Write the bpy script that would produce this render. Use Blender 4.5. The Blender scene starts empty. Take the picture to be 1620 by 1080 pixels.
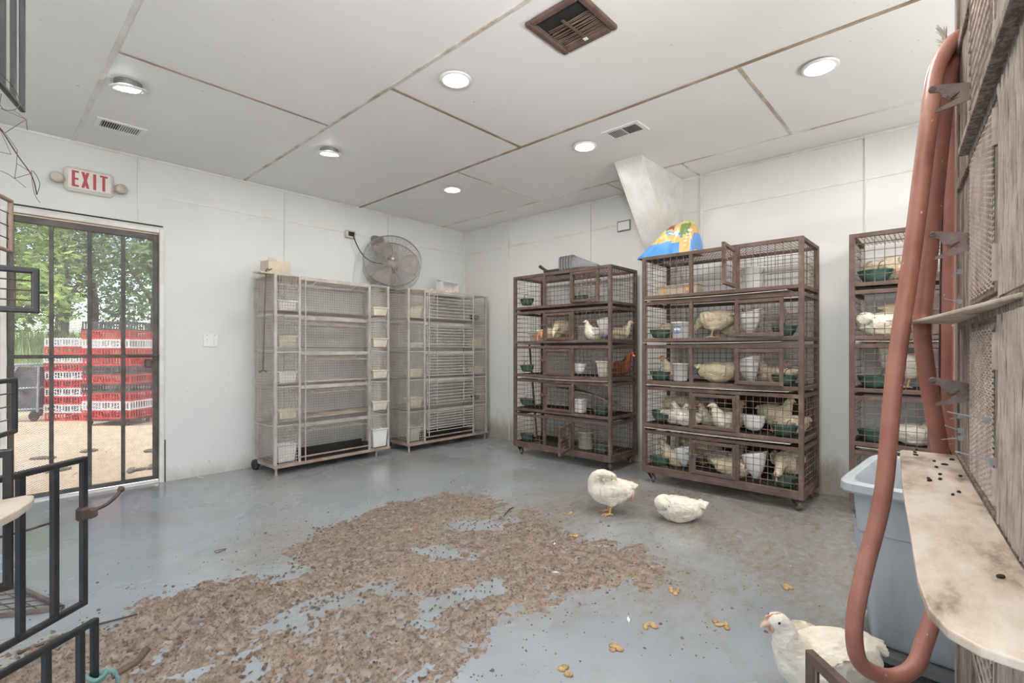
import bpy, math, random
from mathutils import Vector, Matrix, noise
random.seed(7)
R = math.radians
sc = bpy.context.scene
col = sc.collection

# ------------------------------------------------------------------ camera, sky, sun, exposure
cam_d = bpy.data.cameras.new('camera'); cam = bpy.data.objects.new('camera', cam_d); col.objects.link(cam)
cam.location = (0, 0, 1.13); cam.rotation_euler = (R(90), 0, R(-47.35))
cam_d.sensor_width = 36; cam_d.lens = 778/1620*36; cam_d.shift_y = 13/1620
cam_d.clip_start = .02; cam_d.clip_end = 200
sc.camera = cam
sc.view_settings.view_transform = 'Standard'; sc.view_settings.look = 'None'
sc.view_settings.gamma = 1; sc.view_settings.exposure = 0.12
try: sc.view_settings.use_curve_mapping = False
except Exception: pass
world = bpy.data.worlds.new('sky'); sc.world = world; world.use_nodes = True
wn = world.node_tree; bg = wn.nodes['Background']
sky = wn.nodes.new('ShaderNodeTexSky'); sky.sky_type = 'NISHITA'; sky.sun_disc = False
sky.sun_elevation = R(55); sky.sun_rotation = R(200); sky.air_density = 1.0; sky.dust_density = 2.0
wn.links.new(sky.outputs[0], bg.inputs[0]); bg.inputs[1].default_value = 0.7
sun_d = bpy.data.lights.new('sun', 'SUN'); sun_d.energy = 8; sun_d.angle = R(1.5); sun_d.color = (1, .95, .86)
sun = bpy.data.objects.new('sun', sun_d); col.objects.link(sun); sun.rotation_euler = Vector((.42, -.10, -.90)).to_track_quat('-Z', 'Y').to_euler(); sun.location = (3, 12, 12)
LAMP_W = 7.0           # each recessed ceiling lamp in view; those behind the camera are dimmer
# added unseen fill behind the camera, aimed up to brighten the ceiling
bl = bpy.data.lights.new('added_bounce_fill', 'AREA'); bl.shape = 'DISK'; bl.size = .9; bl.energy = 205; bl.color = (1, .985, .965)
blo = bpy.data.objects.new('added_bounce_fill', bl); col.objects.link(blo); blo.location = (-.75, -.75, 1.25); blo.rotation_euler = (R(180-10), 0, R(-60))
bl2 = bl.copy(); bl2.energy = 50; blo2 = bpy.data.objects.new('added_bounce_fill', bl2); col.objects.link(blo2); blo2.location = (2.5, -1.45, 1.2); blo2.rotation_euler = (R(180-14), 0, R(20))  # second added fill, unseen behind the coop, lifting the ceiling there

# ------------------------------------------------------------------ materials
def nt(name):
    m = bpy.data.materials.new(name); m.use_nodes = True
    return m, m.node_tree, m.node_tree.nodes['Principled BSDF']
def tex_noise(t, scale, detail=4, rough=.6, vec=None, dist=0):
    n = t.nodes.new('ShaderNodeTexNoise'); n.inputs['Scale'].default_value = scale
    n.inputs['Detail'].default_value = detail; n.inputs['Roughness'].default_value = rough
    n.inputs['Distortion'].default_value = dist
    if vec is not None: t.links.new(vec, n.inputs['Vector'])
    return n.outputs['Fac']
def coords(t, kind='Object', scale=(1, 1, 1)):
    c = t.nodes.new('ShaderNodeTexCoord'); mp = t.nodes.new('ShaderNodeMapping')
    mp.inputs['Scale'].default_value = scale; t.links.new(c.outputs[kind], mp.inputs['Vector'])
    return mp.outputs['Vector']
def ramp(t, fac, stops):
    r = t.nodes.new('ShaderNodeValToRGB'); e = r.color_ramp.elements
    while len(e) < len(stops): e.new(.5)
    for el, (p, c) in zip(e, stops):
        el.position = p; el.color = (c if len(c) == 4 else (*c, 1)) if hasattr(c, '__len__') else (c, c, c, 1)
    t.links.new(fac, r.inputs['Fac']); return r.outputs['Color']
def mix(t, fac, a, b, mode='MIX'):
    n = t.nodes.new('ShaderNodeMix'); n.data_type = 'RGBA'; n.blend_type = mode
    for s, v in ((n.inputs[0], fac), (n.inputs[6], a), (n.inputs[7], b)):
        if hasattr(v, 'links') or hasattr(v, 'is_linked'): t.links.new(v, s)
        else: s.default_value = v if not hasattr(v, '__len__') else ((*v, 1) if len(v) == 3 else v)
    return n.outputs[2]
def mathn(t, op, a, b=0.0, clamp=False):
    n = t.nodes.new('ShaderNodeMath'); n.operation = op; n.use_clamp = clamp
    for s, v in ((n.inputs[0], a), (n.inputs[1], b)):
        if hasattr(v, 'is_linked'): t.links.new(v, s)
        else: s.default_value = v
    return n.outputs[0]
def bump(t, bsdf, h, strength=.3, dist=.01):
    b = t.nodes.new('ShaderNodeBump'); b.inputs['Strength'].default_value = strength; b.inputs['Distance'].default_value = dist
    t.links.new(h, b.inputs['Height']); t.links.new(b.outputs[0], bsdf.inputs['Normal'])
def spotty(name, c1, c2, scale=6, rough=.6, metal=0, lo=.4, hi=.65, bmp=0, stretch=(1, 1, 1), c3=None, detail=6):
    m, t, b = nt(name); v = coords(t, 'Object', stretch)
    f = tex_noise(t, scale, detail, .65, v)
    stops = [(lo, c1), (hi, c2)]
    if c3: stops.append((min(.98, hi+.12), c3))
    t.links.new(ramp(t, f, stops), b.inputs['Base Color'])
    b.inputs['Roughness'].default_value = rough; b.inputs['Metallic'].default_value = metal
    if bmp: bump(t, b, tex_noise(t, scale*3, 6, .7, v), bmp, .004)
    return m
def plain(name, c, rough=.5, metal=0, emit=None):
    m, t, b = nt(name); b.inputs['Base Color'].default_value = (*c, 1)
    b.inputs['Roughness'].default_value = rough; b.inputs['Metallic'].default_value = metal
    if emit:
        b.inputs['Emission Color'].default_value = (*c, 1); b.inputs['Emission Strength'].default_value = emit
    return m

def wall_material(name, base, grime_h=.35):
    m, t, b = nt(name); v = coords(t, 'Object')
    c = mix(t, ramp(t, tex_noise(t, 1.3, 5, .6, v), [(.35, 0.0), (.75, 1.0)]), base, tuple(x*.93 for x in base))
    # splashes of litter and damp creeping up from the floor
    sep = t.nodes.new('ShaderNodeSeparateXYZ'); t.links.new(v, sep.inputs[0])
    z = sep.outputs['Z']
    n = tex_noise(t, 5, 6, .7, coords(t, 'Object', (1, 1, .35)))
    low = mathn(t, 'SUBTRACT', mathn(t, 'MULTIPLY', n, grime_h*1.6), z)
    f = ramp(t, mathn(t, 'MULTIPLY', low, 3.0, True), [(.02, 0.0), (.7, .75)])
    c = mix(t, f, c, (.30, .23, .14))
    sp = ramp(t, tex_noise(t, 38, 3, .6, v), [(.70, 0.0), (.735, .8)])
    sp = mathn(t, 'MULTIPLY', sp, ramp(t, mathn(t, 'MULTIPLY', z, .9, True), [(.1, 1.0), (1.0, 0.0)]))
    c = mix(t, sp, c, (.16, .11, .07))
    t.links.new(c, b.inputs['Base Color']); b.inputs['Roughness'].default_value = .42
    bump(t, b, tex_noise(t, 90, 3, .5, v), .06, .002)
    return m
M = {}
M['wall'] = wall_material('white_wall_panel', (.72, .735, .725), .17)
M['wallr'] = wall_material('white_wall_panel_dirty', (.74, .745, .72), .40)
def ceiling_material():
    m, t, b = nt('white_ceiling_panel'); v = coords(t)
    c = mix(t, ramp(t, tex_noise(t, .9, 5, .6, v), [(.4, 0.0), (.75, 1.0)]), (.85, .845, .83), (.80, .78, .75))
    c = mix(t, ramp(t, tex_noise(t, 30, 2, .5, v), [(.76, 0.0), (.78, .7)]), c, (.35, .25, .17))
    t.links.new(c, b.inputs['Base Color']); b.inputs['Roughness'].default_value = .5
    bump(t, b, tex_noise(t, 140, 2, .5, v), .05, .002)
    return m
M['ceil'] = ceiling_material()
def floor_material():
    m, t, b = nt('painted_concrete_floor'); v = coords(t)
    base = mix(t, ramp(t, tex_noise(t, .8, 6, .6, v), [(.35, 0.0), (.7, 1.0)]), (.275, .305, .335), (.345, .365, .38))
    # thin brown film spread by feet and hoses
    film = tex_noise(t, 1.1, 8, .68, v, .6)
    fine = tex_noise(t, 14, 8, .75, coords(t, 'Object', (1, 1.6, 1)))
    sep = t.nodes.new('ShaderNodeSeparateXYZ'); t.links.new(v, sep.inputs[0])
    # dirtier in front of the brown racks
    near = mathn(t, 'MULTIPLY', ramp(t, mathn(t, 'MULTIPLY', sep.outputs['X'], .25), [(.40, 0.0), (.8, 1.0)]),
                 ramp(t, mathn(t, 'MULTIPLY', sep.outputs['Y'], .25), [(.35, 1.0), (.85, 0.0)]))
    f = mathn(t, 'ADD', film, mathn(t, 'MULTIPLY', near, .24))
    f = ramp(t, f, [(.46, 0.0), (.70, .9)])
    c = mix(t, mathn(t, 'MULTIPLY', f, ramp(t, fine, [(.36, .15), (.62, 1.0)])), base, (.215, .165, .10))
    # specks of dropped feed and litter
    sp = ramp(t, tex_noise(t, 55, 4, .65, v), [(.655, 0.0), (.685, 1.0)])
    sp = mathn(t, 'MULTIPLY', sp, ramp(t, tex_noise(t, 1.7, 3, .6, v), [(.42, 0.0), (.58, 1.0)]))
    c = mix(t, sp, c, (.16, .105, .06))
    ye = ramp(t, tex_noise(t, 3.1, 5, .6, coords(t, 'Object', (1, 1, 1)), .4), [(.69, 0.0), (.73, .75)])
    c = mix(t, ye, c, (.40, .27, .10))
    t.links.new(c, b.inputs['Base Color'])
    wet = tex_noise(t, 1.0, 5, .6, coords(t, 'Object', (1.0, 1.0, 1)), .5)
    r = ramp(t, wet, [(.42, .13), (.6, .38)])
    t.links.new(r, b.inputs['Roughness']); b.inputs['Specular IOR Level'].default_value = .6
    bump(t, b, tex_noise(t, 30, 6, .7, v), .10, .003)
    return m
M['floor'] = floor_material()
M['seam'] = spotty('stained_seam_batten', (.72, .70, .66), (.42, .31, .21), 3.5, .6, lo=.42, hi=.62)
M['seam_dark'] = spotty('rusty_seam_batten', (.30, .21, .14), (.52, .42, .32), 5, .7, lo=.45, hi=.7)
M['trim'] = spotty('white_trim', (.78, .78, .75), (.66, .63, .57), 5, .45)
M['rust'] = spotty('rust_brown_steel', (.082, .052, .041), (.155, .100, .078), 7, .72, 0, .35, .62, .35, c3=(.30, .22, .17))
M['rustwire'] = spotty('rusty_wire', (.13, .08, .06), (.27, .19, .145), 9, .65, 0, .4, .65)
M['darktray_shade'] = spotty('dark_litter_tray_and_shade', (.02, .015, .012), (.085, .06, .045), 14, .9, 0, .4, .68, .6, c3=(.2, .16, .12))  # litter colour; also gives the back sheets their painted shade
M['paleboard'] = spotty('pale_board', (.50, .45, .38), (.33, .27, .2), 5, .6, lo=.45, hi=.7)
M['galv'] = spotty('dirty_galvanised_steel', (.52, .50, .47), (.36, .315, .275), 6, .5, .1, .4, .65)
M['galvwire'] = spotty('dirty_galvanised_wire', (.58, .53, .46), (.38, .31, .25), 7, .5, .2, .4, .66)
M['galvbar'] = spotty('bright_galvanised_bar', (.66, .64, .60), (.46, .42, .38), 8, .45, .1)
M['galvfoot'] = spotty('pinkish_rust_sill', (.42, .33, .28), (.30, .2, .16), 8, .6)
M['black'] = spotty('black_plastic', (.012, .012, .013), (.03, .028, .026), 10, .5)
M['blacksteel'] = spotty('black_painted_steel', (.022, .024, .027), (.045, .042, .04), 9, .38, .3, .45, .66, .15, c3=(.13, .075, .05))
M['gatesteel'] = spotty('grey_painted_gate_steel', (.075, .07, .066), (.14, .125, .115), 7, .5, .2)
M['gatemesh'] = spotty('expanded_gate_mesh', (.20, .19, .175), (.30, .28, .26), 20, .45, .4)
M['tub'] = spotty('cream_plastic', (.74, .69, .57), (.55, .46, .35), 5, .5, lo=.45, hi=.72)
M['white'] = spotty('white_plastic', (.82, .82, .81), (.68, .65, .60), 6, .4, lo=.5, hi=.78)
M['clear'] = spotty('milky_plastic', (.62, .58, .50), (.44, .38, .3), 6, .4)
M['bowl'] = spotty('green_plastic', (.035, .085, .07), (.07, .145, .12), 9, .45, c3=(.07, .24, .21), lo=.4, hi=.62)
M['paint'] = plain('white_enamel', (.80, .80, .79), .35)
M['lens'] = plain('lamp_lens', (1, .98, .94), .4, 0, 9)
M['shadowgrey'] = plain('dark_slot', (.02, .018, .017), .8)
M['wood'] = spotty('weathered_wood', (.47, .385, .325), (.15, .105, .08), 6, .85, 0, .40, .60, .9, (16, 16, .9), c3=(.64, .55, .47), detail=9)
M['cakedwire'] = spotty('dust_caked_wire', (.56, .475, .41), (.36, .28, .235), 14, .85, 0, .4, .65, .5)
M['plank'] = spotty('droppings_stained_board', (.60, .53, .45), (.47, .385, .30), 6, .55, 0, .41, .55, .2, (1, 2.4, 1), c3=(.17, .125, .09), detail=9)
M['latch'] = spotty('rusty_grey_latch', (.125, .092, .078), (.22, .17, .145), 18, .6, .3, bmp=.3)
M['zip'] = plain('grey_plastic_tie', (.28, .29, .30), .4)
def hose_material():
    m, t, b = nt('terracotta_rubber_hose'); v = coords(t)
    c = ramp(t, tex_noise(t, 9, 6, .6, v), [(.35, (.33, .125, .09)), (.65, (.43, .19, .14)), (.80, (.5, .28, .22))])
    c = mix(t, ramp(t, tex_noise(t, 60, 2, .5, v), [(.72, 0.0), (.75, .7)]), c, (.7, .6, .52))
    t.links.new(c, b.inputs['Base Color']); b.inputs['Roughness'].default_value = .42
    return m
M['hose'] = hose_material()
M['hoseline'] = plain('hose_stripe', (.06, .06, .07), .5)
M['bin'] = spotty('grey_blue_plastic', (.41, .445, .475), (.33, .355, .38), 4, .38, 0, .4, .66, .05, (3, 3, .8), c3=(.22, .21, .19))
M['bindark'] = spotty('dark_grey_plastic', (.09, .095, .10), (.15, .15, .15), 6, .5)
def feather(name, a, b2, c3):
    m, t, b = nt(name); v = coords(t)
    f = tex_noise(t, 11, 6, .65, v); 
    c = ramp(t, f, [(.38, a), (.60, b2), (.78, c3)])
    t.links.new(c, b.inputs['Base Color']); b.inputs['Roughness'].default_value = .85
    b.inputs['Sheen Weight'].default_value = .2
    vo = t.nodes.new('ShaderNodeTexVoronoi'); vo.inputs['Scale'].default_value = 62
    t.links.new(coords(t, 'Object', (.55, 1, 1)), vo.inputs['Vector'])
    bump(t, b, mathn(t, 'ADD', vo.outputs['Distance'], mathn(t, 'MULTIPLY', tex_noise(t, 40, 6, .75, coords(t, 'Object', (.6, 1.4, 1.4))), 1.3)), .55, .007)
    return m
M['feather'] = feather('white_feathers', (.83, .78, .68), (.74, .66, .53), (.52, .42, .30))
M['featherdirty'] = feather('cream_soiled_feathers', (.78, .68, .50), (.66, .55, .38), (.46, .35, .23))
M['featherbrown'] = feather('russet_feathers', (.26, .075, .022), (.19, .05, .015), (.10, .03, .012))
M['shank'] = spotty('yellow_leg_skin', (.62, .42, .20), (.48, .30, .14), 30, .6)
M['skin'] = spotty('bare_pink_skin', (.62, .36, .30), (.50, .25, .21), 20, .6)
M['comb'] = plain('red_comb', (.55, .055, .045), .5)
M['palecomb'] = plain('pale_pink_comb', (.72, .36, .28), .55)
M['beak'] = plain('horn_beak', (.62, .43, .31), .5)
M['eye'] = plain('dark_eye', (.02, .015, .012), .15)
M['egg'] = plain('brown_eggshell', (.72, .44, .29), .45)
M['egg2'] = plain('pale_eggshell', (.80, .58, .43), .45)
M['blue'] = plain('printed_blue_film', (.095, .31, .68), .3)
M['orange'] = plain('printed_orange_film', (.80, .44, .14), .3)
M['lime'] = plain('printed_lime_film', (.48, .66, .10), .3)
M['olive'] = plain('printed_olive_film', (.16, .23, .07), .35)
M['maroon'] = plain('printed_red_film', (.28, .05, .035), .35)
M['tanfilm'] = plain('printed_tan_film', (.58, .40, .18), .35)
M['whitefilm'] = plain('printed_white_film', (.82, .82, .80), .35)
M['exitred'] = plain('exit_red', (.46, .07, .085), .5)
M['exitwhite'] = spotty('exit_sign_plastic', (.78, .75, .71), (.70, .66, .60), 6, .4)
M['yellowed'] = spotty('yellowed_plastic', (.50, .44, .36), (.38, .32, .25), 12, .5)
M['outlet'] = spotty('outlet_cover', (.66, .60, .50), (.45, .36, .25), 25, .5)
M['greybox'] = spotty('grey_metal_box', (.27, .27, .26), (.20, .19, .18), 12, .5, .3)
M['trayplastic'] = spotty('grey_tray_plastic', (.17, .18, .185), (.24, .25, .25), 7, .45)
M['fanmetal'] = spotty('dusty_fan_wire', (.42, .41, .39), (.30, .28, .26), 12, .45, .2)
M['fanblade'] = spotty('dusty_fan_blade', (.31, .265, .225), (.40, .35, .305), 6, .6, 0)
M['cord'] = plain('black_cord', (.015, .015, .016), .4)
M['card'] = spotty('cream_cardboard', (.66, .58, .46), (.55, .45, .33), 6, .7)
M['ragteal'] = spotty('faded_teal_rag', (.20, .36, .36), (.13, .25, .25), 14, .9, bmp=.4)
M['wire_dark'] = spotty('dark_bent_wire', (.05, .04, .035), (.13, .085, .06), 20, .6)
def mud_material():
    m, t, b = nt('wet_litter'); v = coords(t)
    f = tex_noise(t, 22, 8, .7, v)
    c = ramp(t, f, [(.30, (.10, .068, .048)), (.48, (.235, .18, .14)), (.64, (.34, .28, .235)), (.82, (.44, .39, .34))])
    c = mix(t, ramp(t, tex_noise(t, 2.2, 4, .6, v), [(.52, 0.0), (.75, .5)]), c, (.36, .27, .16))
    c = mix(t, ramp(t, tex_noise(t, 75, 5, .7, v), [(.53, 0.0), (.62, .85)]), c, (.06, .038, .025))
    t.links.new(c, b.inputs['Base Color'])
    t.links.new(ramp(t, tex_noise(t, 6, 4, .6, v), [(.4, .28), (.6, .7)]), b.inputs['Roughness'])
    bump(t, b, tex_noise(t, 90, 6, .75, v), .6, .006)
    return m
M['mud'] = mud_material()
M['latchdark'] = spotty('dark_rusty_latch', (.055, .04, .033), (.11, .07, .052), 20, .65, .2)
M['gravel'] = spotty('sunlit_dirt_yard', (.62, .46, .30), (.42, .30, .19), 5, .95, 0, .35, .7, .5, c3=(.72, .58, .42), detail=9)
M['grassbase'] = spotty('meadow_ground', (.20, .27, .09), (.33, .36, .16), 3, .95)
M['grass'] = spotty('tall_grass', (.22, .33, .10), (.46, .47, .23), .7, .8)
M['leafA'] = spotty('dark_green_leaves', (.085, .18, .04), (.17, .29, .07), 1.4, .6)
M['leafB'] = spotty('yellow_green_leaves', (.27, .41, .075), (.40, .52, .12), 1.2, .6)
M['leafC'] = spotty('grey_green_leaves', (.16, .26, .09), (.27, .37, .15), 1.4, .6)
M['bark'] = spotty('bark', (.10, .075, .055), (.2, .16, .12), 8, .9, bmp=.5, stretch=(3, 3, 1))
M['cratered'] = spotty('red_crate_plastic', (.60, .035, .04), (.47, .03, .035), 4, .45)
M['cratewhite'] = spotty('white_crate_plastic', (.80, .79, .78), (.70, .67, .65), 4, .45)
M['crateblack'] = spotty('black_crate_plastic', (.035, .037, .042), (.06, .06, .065), 4, .45)
M['crateorange'] = plain('orange_crate_plastic', (.75, .17, .04), .45)
M['cartsteel'] = spotty('pale_blue_cart_steel', (.33, .38, .45), (.24, .27, .32), 6, .4, .3)
M['cartmesh'] = spotty('dark_cart_mesh', (.055, .055, .06), (.10, .10, .105), 8, .6)
M['rubber'] = spotty('black_rubber', (.02, .02, .02), (.045, .04, .037), 9, .7)

# ------------------------------------------------------------------ mesh collector
class MB:
    def __init__(s): s.v = []; s.f = []; s.m = []; s.sm = []
    def add(s, vs, fs, mi=0, smooth=False):
        o = len(s.v); s.v += [tuple(v) for v in vs]
        for f in fs: s.f.append(tuple(i+o for i in f)); s.m.append(mi); s.sm.append(smooth)
        return s
    def box(s, a, b, mi=0):
        (x0, y0, z0), (x1, y1, z1) = a, b
        return s.add([(x0, y0, z0), (x1, y0, z0), (x1, y1, z0), (x0, y1, z0), (x0, y0, z1), (x1, y0, z1), (x1, y1, z1), (x0, y1, z1)],
              [(0, 3, 2, 1), (4, 5, 6, 7), (0, 1, 5, 4), (1, 2, 6, 5), (2, 3, 7, 6), (3, 0, 4, 7)], mi)
    def cbox(s, c, d, mi=0, bev=0.0):
        c = Vector(c); h = Vector(d)/2
        if bev <= 0: return s.box(c-h, c+h, mi)
        # box with chamfered vertical and horizontal edges
        vs = []; fs = []
        import itertools
        idx = {}
        for sx, sy, sz in itertools.product((-1, 1), repeat=3):
            for ax in range(3):
                p = [sx*h.x, sy*h.y, sz*h.z]
                for k, q in enumerate((sx, sy, sz)):
                    if k != ax: p[k] -= q*bev
                idx[(sx, sy, sz, ax)] = len(vs); vs.append((c.x+p[0], c.y+p[1], c.z+p[2]))
        for ax in range(3):
            o = [k for k in range(3) if k != ax]
            for sg in (-1, 1):
                q = []
                for a, b in ((-1, -1), (1, -1), (1, 1), (-1, 1)):
                    k = [0, 0, 0]; k[ax] = sg; k[o[0]] = a; k[o[1]] = b; q.append(idx[(*k, ax)])
                fs.append(tuple(q))
                # edge chamfers along axis ax
        for ax in range(3):
            o = [k for k in range(3) if k != ax]
            for a in (-1, 1):
                for b in (-1, 1):
                    k0 = [0, 0, 0]; k0[ax] = -1; k0[o[0]] = a; k0[o[1]] = b
                    k1 = list(k0); k1[ax] = 1
                    fs.append((idx[(*k0, o[0])], idx[(*k1, o[0])], idx[(*k1, o[1])], idx[(*k0, o[1])]))
        for sx, sy, sz in itertools.product((-1, 1), repeat=3):
            fs.append(tuple(idx[(sx, sy, sz, ax)] for ax in range(3)))
        return s.add(vs, fs, mi)
    def bar(s, p, q, w, h=None, up=(0, 0, 1), mi=0):
        h = h or w; p = Vector(p); q = Vector(q); d = (q-p).normalized(); u = Vector(up)
        if abs(d.dot(u)) > .98: u = Vector((1, 0, 0)) if abs(d.x) < .9 else Vector((0, 1, 0))
        a = d.cross(u).normalized(); b = a.cross(d).normalized(); vs = []
        for o in (p, q):
            for sx, sy in ((-1, -1), (1, -1), (1, 1), (-1, 1)): vs.append(o+a*sx*w/2+b*sy*h/2)
        return s.add(vs, [(0, 1, 5, 4), (1, 2, 6, 5), (2, 3, 7, 6), (3, 0, 4, 7), (3, 2, 1, 0), (4, 5, 6, 7)], mi)
    def wire(s, p, q, r, mi=0):
        p = Vector(p); q = Vector(q); d = (q-p).normalized(); u = Vector((0, 0, 1)) if abs(d.z) < .9 else Vector((1, 0, 0))
        a = d.cross(u).normalized()*r; b = a.cross(d).normalized()*r
        return s.add([o+w for o in (p, q) for w in (a, b, -a, -b)], [(0, 1, 5, 4), (1, 2, 6, 5), (2, 3, 7, 6), (3, 0, 4, 7)], mi)
    def tube(s, pts, r, n=8, mi=0, caps=True, smooth=True):
        pts = [Vector(p) for p in pts]; rr = r if hasattr(r, '__len__') else [r]*len(pts)
        vs = []; fs = []; a = None
        for i, p in enumerate(pts):
            t = (pts[min(i+1, len(pts)-1)]-pts[max(i-1, 0)]).normalized()
            if a is None:
                u = Vector((0, 0, 1)) if abs(t.z) < .9 else Vector((1, 0, 0)); a = t.cross(u).normalized()
            else:
                a = (a-t*a.dot(t)); a = a.normalized() if a.length > 1e-6 else t.orthogonal().normalized()
            b = t.cross(a)
            for k in range(n):
                th = 2*math.pi*k/n; vs.append(p+(a*math.cos(th)+b*math.sin(th))*rr[i])
        for i in range(len(pts)-1):
            for k in range(n): fs.append((i*n+k, i*n+(k+1) % n, (i+1)*n+(k+1) % n, (i+1)*n+k))
        s.add(vs, fs, mi, smooth)
        if caps: s.add([vs[k] for k in range(n)], [tuple(range(n-1, -1, -1))], mi); s.add([vs[-n+k] for k in range(n)], [tuple(range(n))], mi)
        return s
    def lathe(s, prof, c=(0, 0, 0), n=24, axis=None, mi=0, smooth=True, sx=1, sy=1):
        vs = []; fs = []
        for r, z in prof:
            for k in range(n):
                th = 2*math.pi*k/n; vs.append(Vector((r*math.cos(th)*sx, r*math.sin(th)*sy, z)))
        for i in range(len(prof)-1):
            for k in range(n): fs.append((i*n+k, i*n+(k+1) % n, (i+1)*n+(k+1) % n, (i+1)*n+k))
        if axis is not None:
            q = Vector((0, 0, 1)).rotation_difference(Vector(axis)); vs = [q @ v for v in vs]
        c = Vector(c); return s.add([v+c for v in vs], fs, mi, smooth)
    def ell(s, c, d, n=12, mi=0):
        prof = [(max(1e-4, math.sin(math.pi*i/8)), -math.cos(math.pi*i/8)) for i in range(9)]
        vs = []; fs = []; c = Vector(c)
        for r, z in prof:
            for k in range(n):
                th = 2*math.pi*k/n; vs.append(c+Vector((r*math.cos(th)*d[0], r*math.sin(th)*d[1], z*d[2])))
        for i in range(8):
            for k in range(n): fs.append((i*n+k, i*n+(k+1) % n, (i+1)*n+(k+1) % n, (i+1)*n+k))
        return s.add(vs, fs, mi, True)
    def prism(s, poly, z0, z1, mi=0):
        n = len(poly); vs = [(x, y, z0) for x, y in poly]+[(x, y, z1) for x, y in poly]
        return s.add(vs, [tuple(range(n-1, -1, -1)), tuple(range(n, 2*n))]+[(i, (i+1) % n, n+(i+1) % n, n+i) for i in range(n)], mi)
    def grid(s, o, u, v, nu, nv, r, mi=0):
        o = Vector(o); u = Vector(u); v = Vector(v)
        for i in range(nu+1): s.wire(o+u*(i/nu), o+u*(i/nu)+v, r, mi)
        nrm = u.cross(v).normalized()*r*1.2
        for j in range(nv+1): s.wire(o+v*(j/nv)+nrm, o+v*(j/nv)+u+nrm, r, mi)
        return s
    def diamond(s, o, u, v, nu, nv, w, th, mi=0):
        """expanded metal: strands zigzagging up a panel spanned by u and v"""
        o = Vector(o); u = Vector(u); v = Vector(v); du = u/nu; dv = v/nv; n = u.cross(v).normalized()
        for i in range(nu):
            for sg in (0, 1):
                prev = None
                for j in range(nv+1):
                    k = (j+sg) % 2
                    p = o+du*(i+k)+dv*j
                    if prev is not None: s.bar(prev, p, w, th, n, mi)
                    prev = p
        return s
    def xf(s, mat):
        s.v = [tuple(mat @ Vector(v)) for v in s.v]; return s
    def mesh(s, name, mats, autosm=False):
        me = bpy.data.meshes.new(name); me.from_pydata(s.v, [], s.f)
        for m in (mats if isinstance(mats, (list, tuple)) else [mats]): me.materials.append(M[m] if isinstance(m, str) else m)
        me.polygons.foreach_set('material_index', s.m); me.polygons.foreach_set('use_smooth', s.sm); me.update()
        return me
    def build(s, name, mats, parent=None, loc=None, rz=0):
        o = bpy.data.objects.new(name, s.mesh(name, mats)); col.objects.link(o)
        if parent is not None: o.parent = parent
        if loc is not None: o.location = loc
        if rz: o.rotation_euler.z = rz
        return o
def tag(o, label=None, cat=None, group=None, kind=None):
    for k, v in (('label', label), ('category', cat), ('group', group), ('kind', kind)):
        if v: o[k] = v
    return o
def thing(name, label, cat, loc=(0, 0, 0), rz=0, group=None, scale=1):
    o = bpy.data.objects.new(name, None); col.objects.link(o); o.empty_display_size = .1
    o.location = loc; o.rotation_euler.z = rz; o.scale = (scale,)*3
    return tag(o, label, cat, group)
def struct(o): o['kind'] = 'structure'; return o
def copy_tree(o, parent=None):
    c = o.copy(); col.objects.link(c)
    if parent is not None: c.parent = parent
    for ch in list(o.children): copy_tree(ch, c)
    return c
def bevel(o, w=.004, seg=2):
    b = o.modifiers.new('bevel', 'BEVEL'); b.width = w; b.segments = seg; b.limit_method = 'ANGLE'; return o
def subsurf(o, n=1):
    s = o.modifiers.new('subd', 'SUBSURF'); s.levels = n; s.render_levels = n
    for p in o.data.polygons: p.use_smooth = True
    return o
def smooth_path(pts, k=6):
    pts = [Vector(p) for p in pts]; out = []
    for i in range(len(pts)-1):
        p0 = pts[max(i-1, 0)]; p1 = pts[i]; p2 = pts[i+1]; p3 = pts[min(i+2, len(pts)-1)]
        for j in range(k):
            t = j/k
            out.append(.5*((2*p1)+(p2-p0)*t+(2*p0-5*p1+4*p2-p3)*t*t+(3*p1-p0-3*p2+p3)*t**3))
    out.append(pts[-1]); return out

# ------------------------------------------------------------------ the room
XB, YL, ZC = 4.514, 5.04, 2.74          # back wall, door wall, ceiling
X0, Y0 = -3.0, -2.6
fl = MB().box((X0-.15, Y0-.15, -.12), (XB+.15, YL+.16, 0)).build('floor', 'floor'); struct(fl)
struct(MB().box((X0-.15, Y0-.15, ZC), (XB+.15, YL+.15, ZC+.12)).build('ceiling', 'ceil'))
DX0, DX1, DZ = .105, 1.078, 2.155
w = MB().box((X0-.15, YL, 0), (DX0, YL+.15, ZC)).box((DX1, YL, 0), (XB+.15, YL+.15, ZC)).box((DX0, YL, DZ), (DX1, YL+.15, ZC))
struct(w.build('wall_left', 'wall'))
struct(MB().box((XB, Y0-.15, 0), (XB+.15, YL, ZC)).build('wall_back', 'wallr'))
struct(MB().box((X0-.15, Y0-.15, 0), (XB, Y0, ZC)).build('wall_right', 'wall'))
# wall behind the camera, with an opening added to let daylight in
w = MB().box((X0-.15, Y0, 0), (X0, -1.6, ZC)).box((X0-.15, 2.0, 0), (X0, YL, ZC)).box((X0-.15, -1.6, 2.5), (X0, 2.0, ZC))
struct(w.build('wall_front', 'wall'))
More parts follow.
